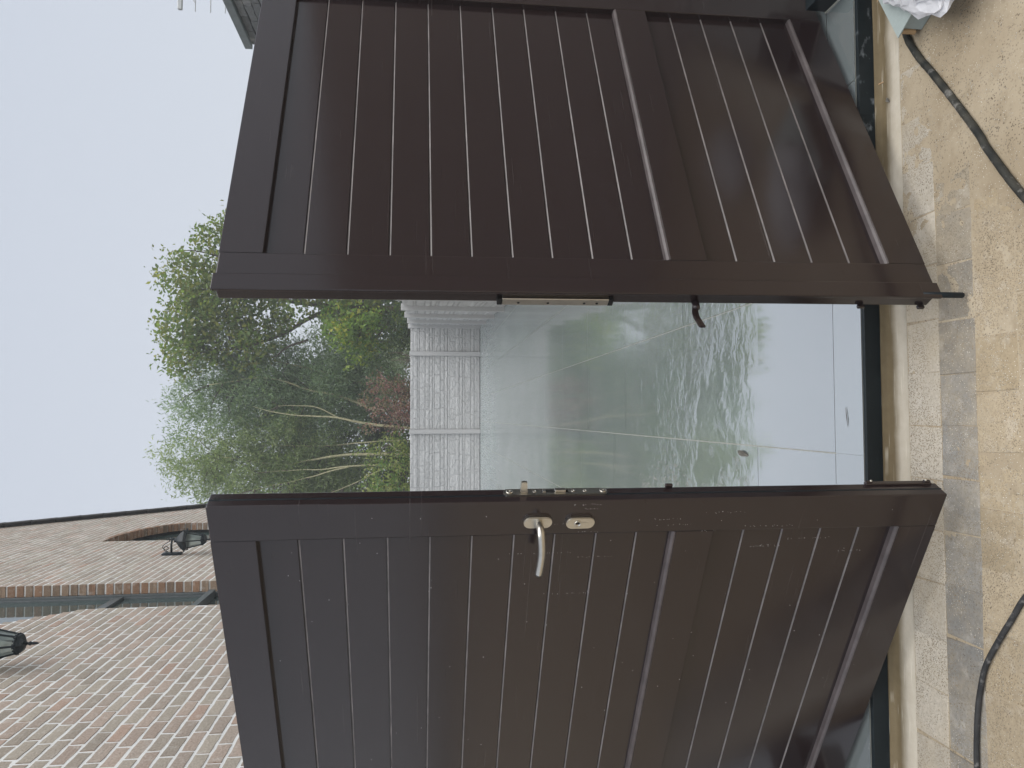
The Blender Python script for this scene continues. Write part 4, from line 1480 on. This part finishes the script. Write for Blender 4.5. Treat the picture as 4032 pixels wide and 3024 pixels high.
zr = -0.0600 + 0.0098
cable("rubber_hose", [(1.24, 2.03, zr), (1.147, 2.040, zr), (1.055, 1.992, zr), (0.972, 1.930, zr), (0.878, 1.862, zr), (0.81, 1.814, zr), (0.726, 1.757, zr), (0.671, 1.725, zr), (0.50, 1.60, zr), (0.30, 1.40, zr), (0.25, 1.1, zr), (0.4, 0.8, zr)],
      0.0098, "thick dirty black hose running out from under the grey box", "hose", [(0.018, 0.020, 0.019), (0.058, 0.056, 0.046)], 0.08, 3)
zr = -0.0600 + 0.0070
cable("electric_cable", [(-0.20, 1.30, zr), (-0.34, 1.56, zr), (-0.435, 1.655, zr), (-0.507, 1.705, zr), (-0.576, 1.752, zr), (-0.647, 1.794, zr), (-0.712, 1.814, zr), (-0.766, 1.825, zr), (-0.833, 1.832, zr), (-0.922, 1.835, zr), (-1.1, 1.83, zr), (-1.4, 1.78, zr), (-1.9, 1.75, zr)],
      0.0070, "thinner smooth black cable curving over the pavers before the leaf with the handle", "cable", [(0.022, 0.023, 0.025), (0.045, 0.045, 0.045)], 0.02, 8)

# grey carton with lifted lid
e1 = Vector((0.857, 0.515, 0)).normalized(); e2 = Vector((0.43, -0.903, 0)).normalized()
A = Vector((1.123, 1.981, -0.0598))
matb = Matrix(((e1.x, e2.x, 0, A.x), (e1.y, e2.y, 0, A.y), (0, 0, 1, A.z), (0, 0, 0, 1)))
bx_ = empty("carton", mat=matb)
tag(bx_, "flat grey green cardboard box with lid slightly lifted, under a white plastic bag", "box")
bm = bmesh.new(); box(bm, 0, 0.34, 0, 0.24, 0, 0.061, 0.0015, 1); bm_obj("tray", bm, M_card, bx_)
bm = bmesh.new()
vs = [(-0.012, -0.022, 0.0665), (0.35, -0.022, 0.0665), (0.35, 0.245, 0.0665), (0.004, 0.245, 0.0645)]
a = [bm.verts.new(p) for p in vs]; b = [bm.verts.new((p[0], p[1], p[2] - 0.0035)) for p in vs]
bm.faces.new(list(reversed(a))); bm.faces.new(b)
for k in range(4): bm.faces.new((a[k], a[(k + 1) % 4], b[(k + 1) % 4], b[k]))
bmesh.ops.recalc_face_normals(bm, faces=bm.faces)
bm_obj("lid", bm, M_card, bx_)
bm = bmesh.new(); box(bm, -0.008, 0.32, -0.012, -0.0005, 0.018, 0.0615, 0.001, 1); bm_obj("flap", bm, M_cardedge, bx_)


def crumple(name, loc, size, seed, label, rotz=0.0, sub=4):
    bm = bmesh.new()
    bmesh.ops.create_icosphere(bm, subdivisions=sub, radius=1.0)
    for v in bm.verts:
        p = v.co.copy()
        q = p * 1.6 + Vector((seed, seed * .3, 0))
        r1 = noise.noise(q)
        fold = 1 - abs(noise.noise(p * 2.6 + Vector((seed * 2, 5, 1)))) * 2
        fold2 = 1 - abs(noise.noise(p * 6 + Vector((1, seed, 4)))) * 2
        k = 1 + 0.38 * r1 + 0.16 * fold + 0.10 * fold2 + random.uniform(-0.035, 0.035)
        v.co = Vector((p.x * size[0], p.y * size[1], p.z * size[2])) * k
        if v.co.z < -size[2] * 0.6: v.co.z = -size[2] * 0.6 + (v.co.z + size[2] * 0.6) * 0.15
    bm.transform(Matrix.Rotation(rotz, 4, 'Z'))
    o = bm_obj(name, bm, M_bag, None, False)
    o.location = loc
    tag(o, label, "bag")
    return o


crumple("plastic_bag", (1.222, 1.852, 0.034), (0.185, 0.088, 0.046), 4.0, "crumpled white plastic bag lying over the edge of the grey box", 0.86)
crumple("plastic_bag", (1.98, 1.78, -0.020), (0.17, 0.09, 0.045), 9.0, "second white plastic bag on the pavers, mirrored in the right gate leaf", 0.3)


def dead_leaf(loc, L_, W_, rot, label, curl=0.02):
    bm = bmesh.new()
    n = 10
    top = []
    for k in range(n + 1):
        t = k / n
        w = W_ * math.sin(math.pi * min(1, t * 0.94 + 0.03)) ** 0.8
        row = []
        for s in (-1, -0.5, 0, 0.5, 1):
            row.append(bm.verts.new((L_ * (t - .5), s * w / 2, curl * (0.3 + abs(s) * 0.5) * math.sin(t * 3) + 0.002 + 0.002 * noise.noise(Vector((t * 6, s * 4, rot))))))
        top.append(row)
    for a, b in zip(top, top[1:]):
        for j in range(4): bm.faces.new((a[j], a[j + 1], b[j + 1], b[j]))
    ext = bmesh.ops.solidify(bm, geom=list(bm.faces), thickness=0.0006)
    o = bm_obj("fallen_leaf", bm, M_leafdead, None, True)
    o.location = loc; o.rotation_euler = (0, 0, rot)
    tag(o, label, "leaf", "dead leaves on the ground")
    return o


dead_leaf((-0.165, 3.13, terz(3.13)), 0.105, 0.024, 1.45, "dead brown leaf lying on the wet terrace past the tile joint", 0.010)
dead_leaf((-0.006, 2.310, terz(2.31)), 0.066, 0.0045, 0.15, "thin curled dead leaf on the terrace strip next to the dark step", 0.001)
dead_leaf((0.985, 2.145, -0.062), 0.022, 0.012, 0.7, "small dark leaf on the concrete strip near the right gate leaf", 0.006)

M_wood = mat_simple("raw_wood", (0.55, 0.36, 0.20), 0.8, 0, 60, 0.2)
for (x, y, L_, rot, lab) in ((1.056, 2.188, 0.030, 1.5, "small orange wood chip on the concrete strip beside the right gate leaf"),
                             (1.315, 2.200, 0.045, 2.6, "longer pale wood splinter lying between the step and the grey box")):
    bm = bmesh.new(); box(bm, -L_ / 2, L_ / 2, -0.0035, 0.0035, 0, 0.004, 0.001, 1)
    for v in bm.verts: v.co.y *= 1 - 0.6 * abs(v.co.x) / (L_ / 2); v.co.z += 0.002 * math.sin(v.co.x * 90)
    o = bm_obj("wood_chip", bm, M_wood)
    o.location = (x, y, -0.066); o.rotation_euler = (0, 0, rot)
    tag(o, lab, "wood chip", "wood scraps on the ground")

# ------------------------------------------------------------------ misty air
bm = bmesh.new(); box(bm, -90, 90, -90, 90, -1.5, 12.0)
hz = NT("mist")
pv = hz.n("VolumePrincipled")
pv.inputs['Color'].default_value = (0.93, 0.96, 1.0, 1)
pv.inputs['Density'].default_value = 0.0042
hz.l(pv.outputs[0], hz.out.inputs['Volume'])
o = bm_obj("haze", bm, hz.m)
o["kind"] = "stuff"
o["label"] = "thin damp mist over the terrace and trees"
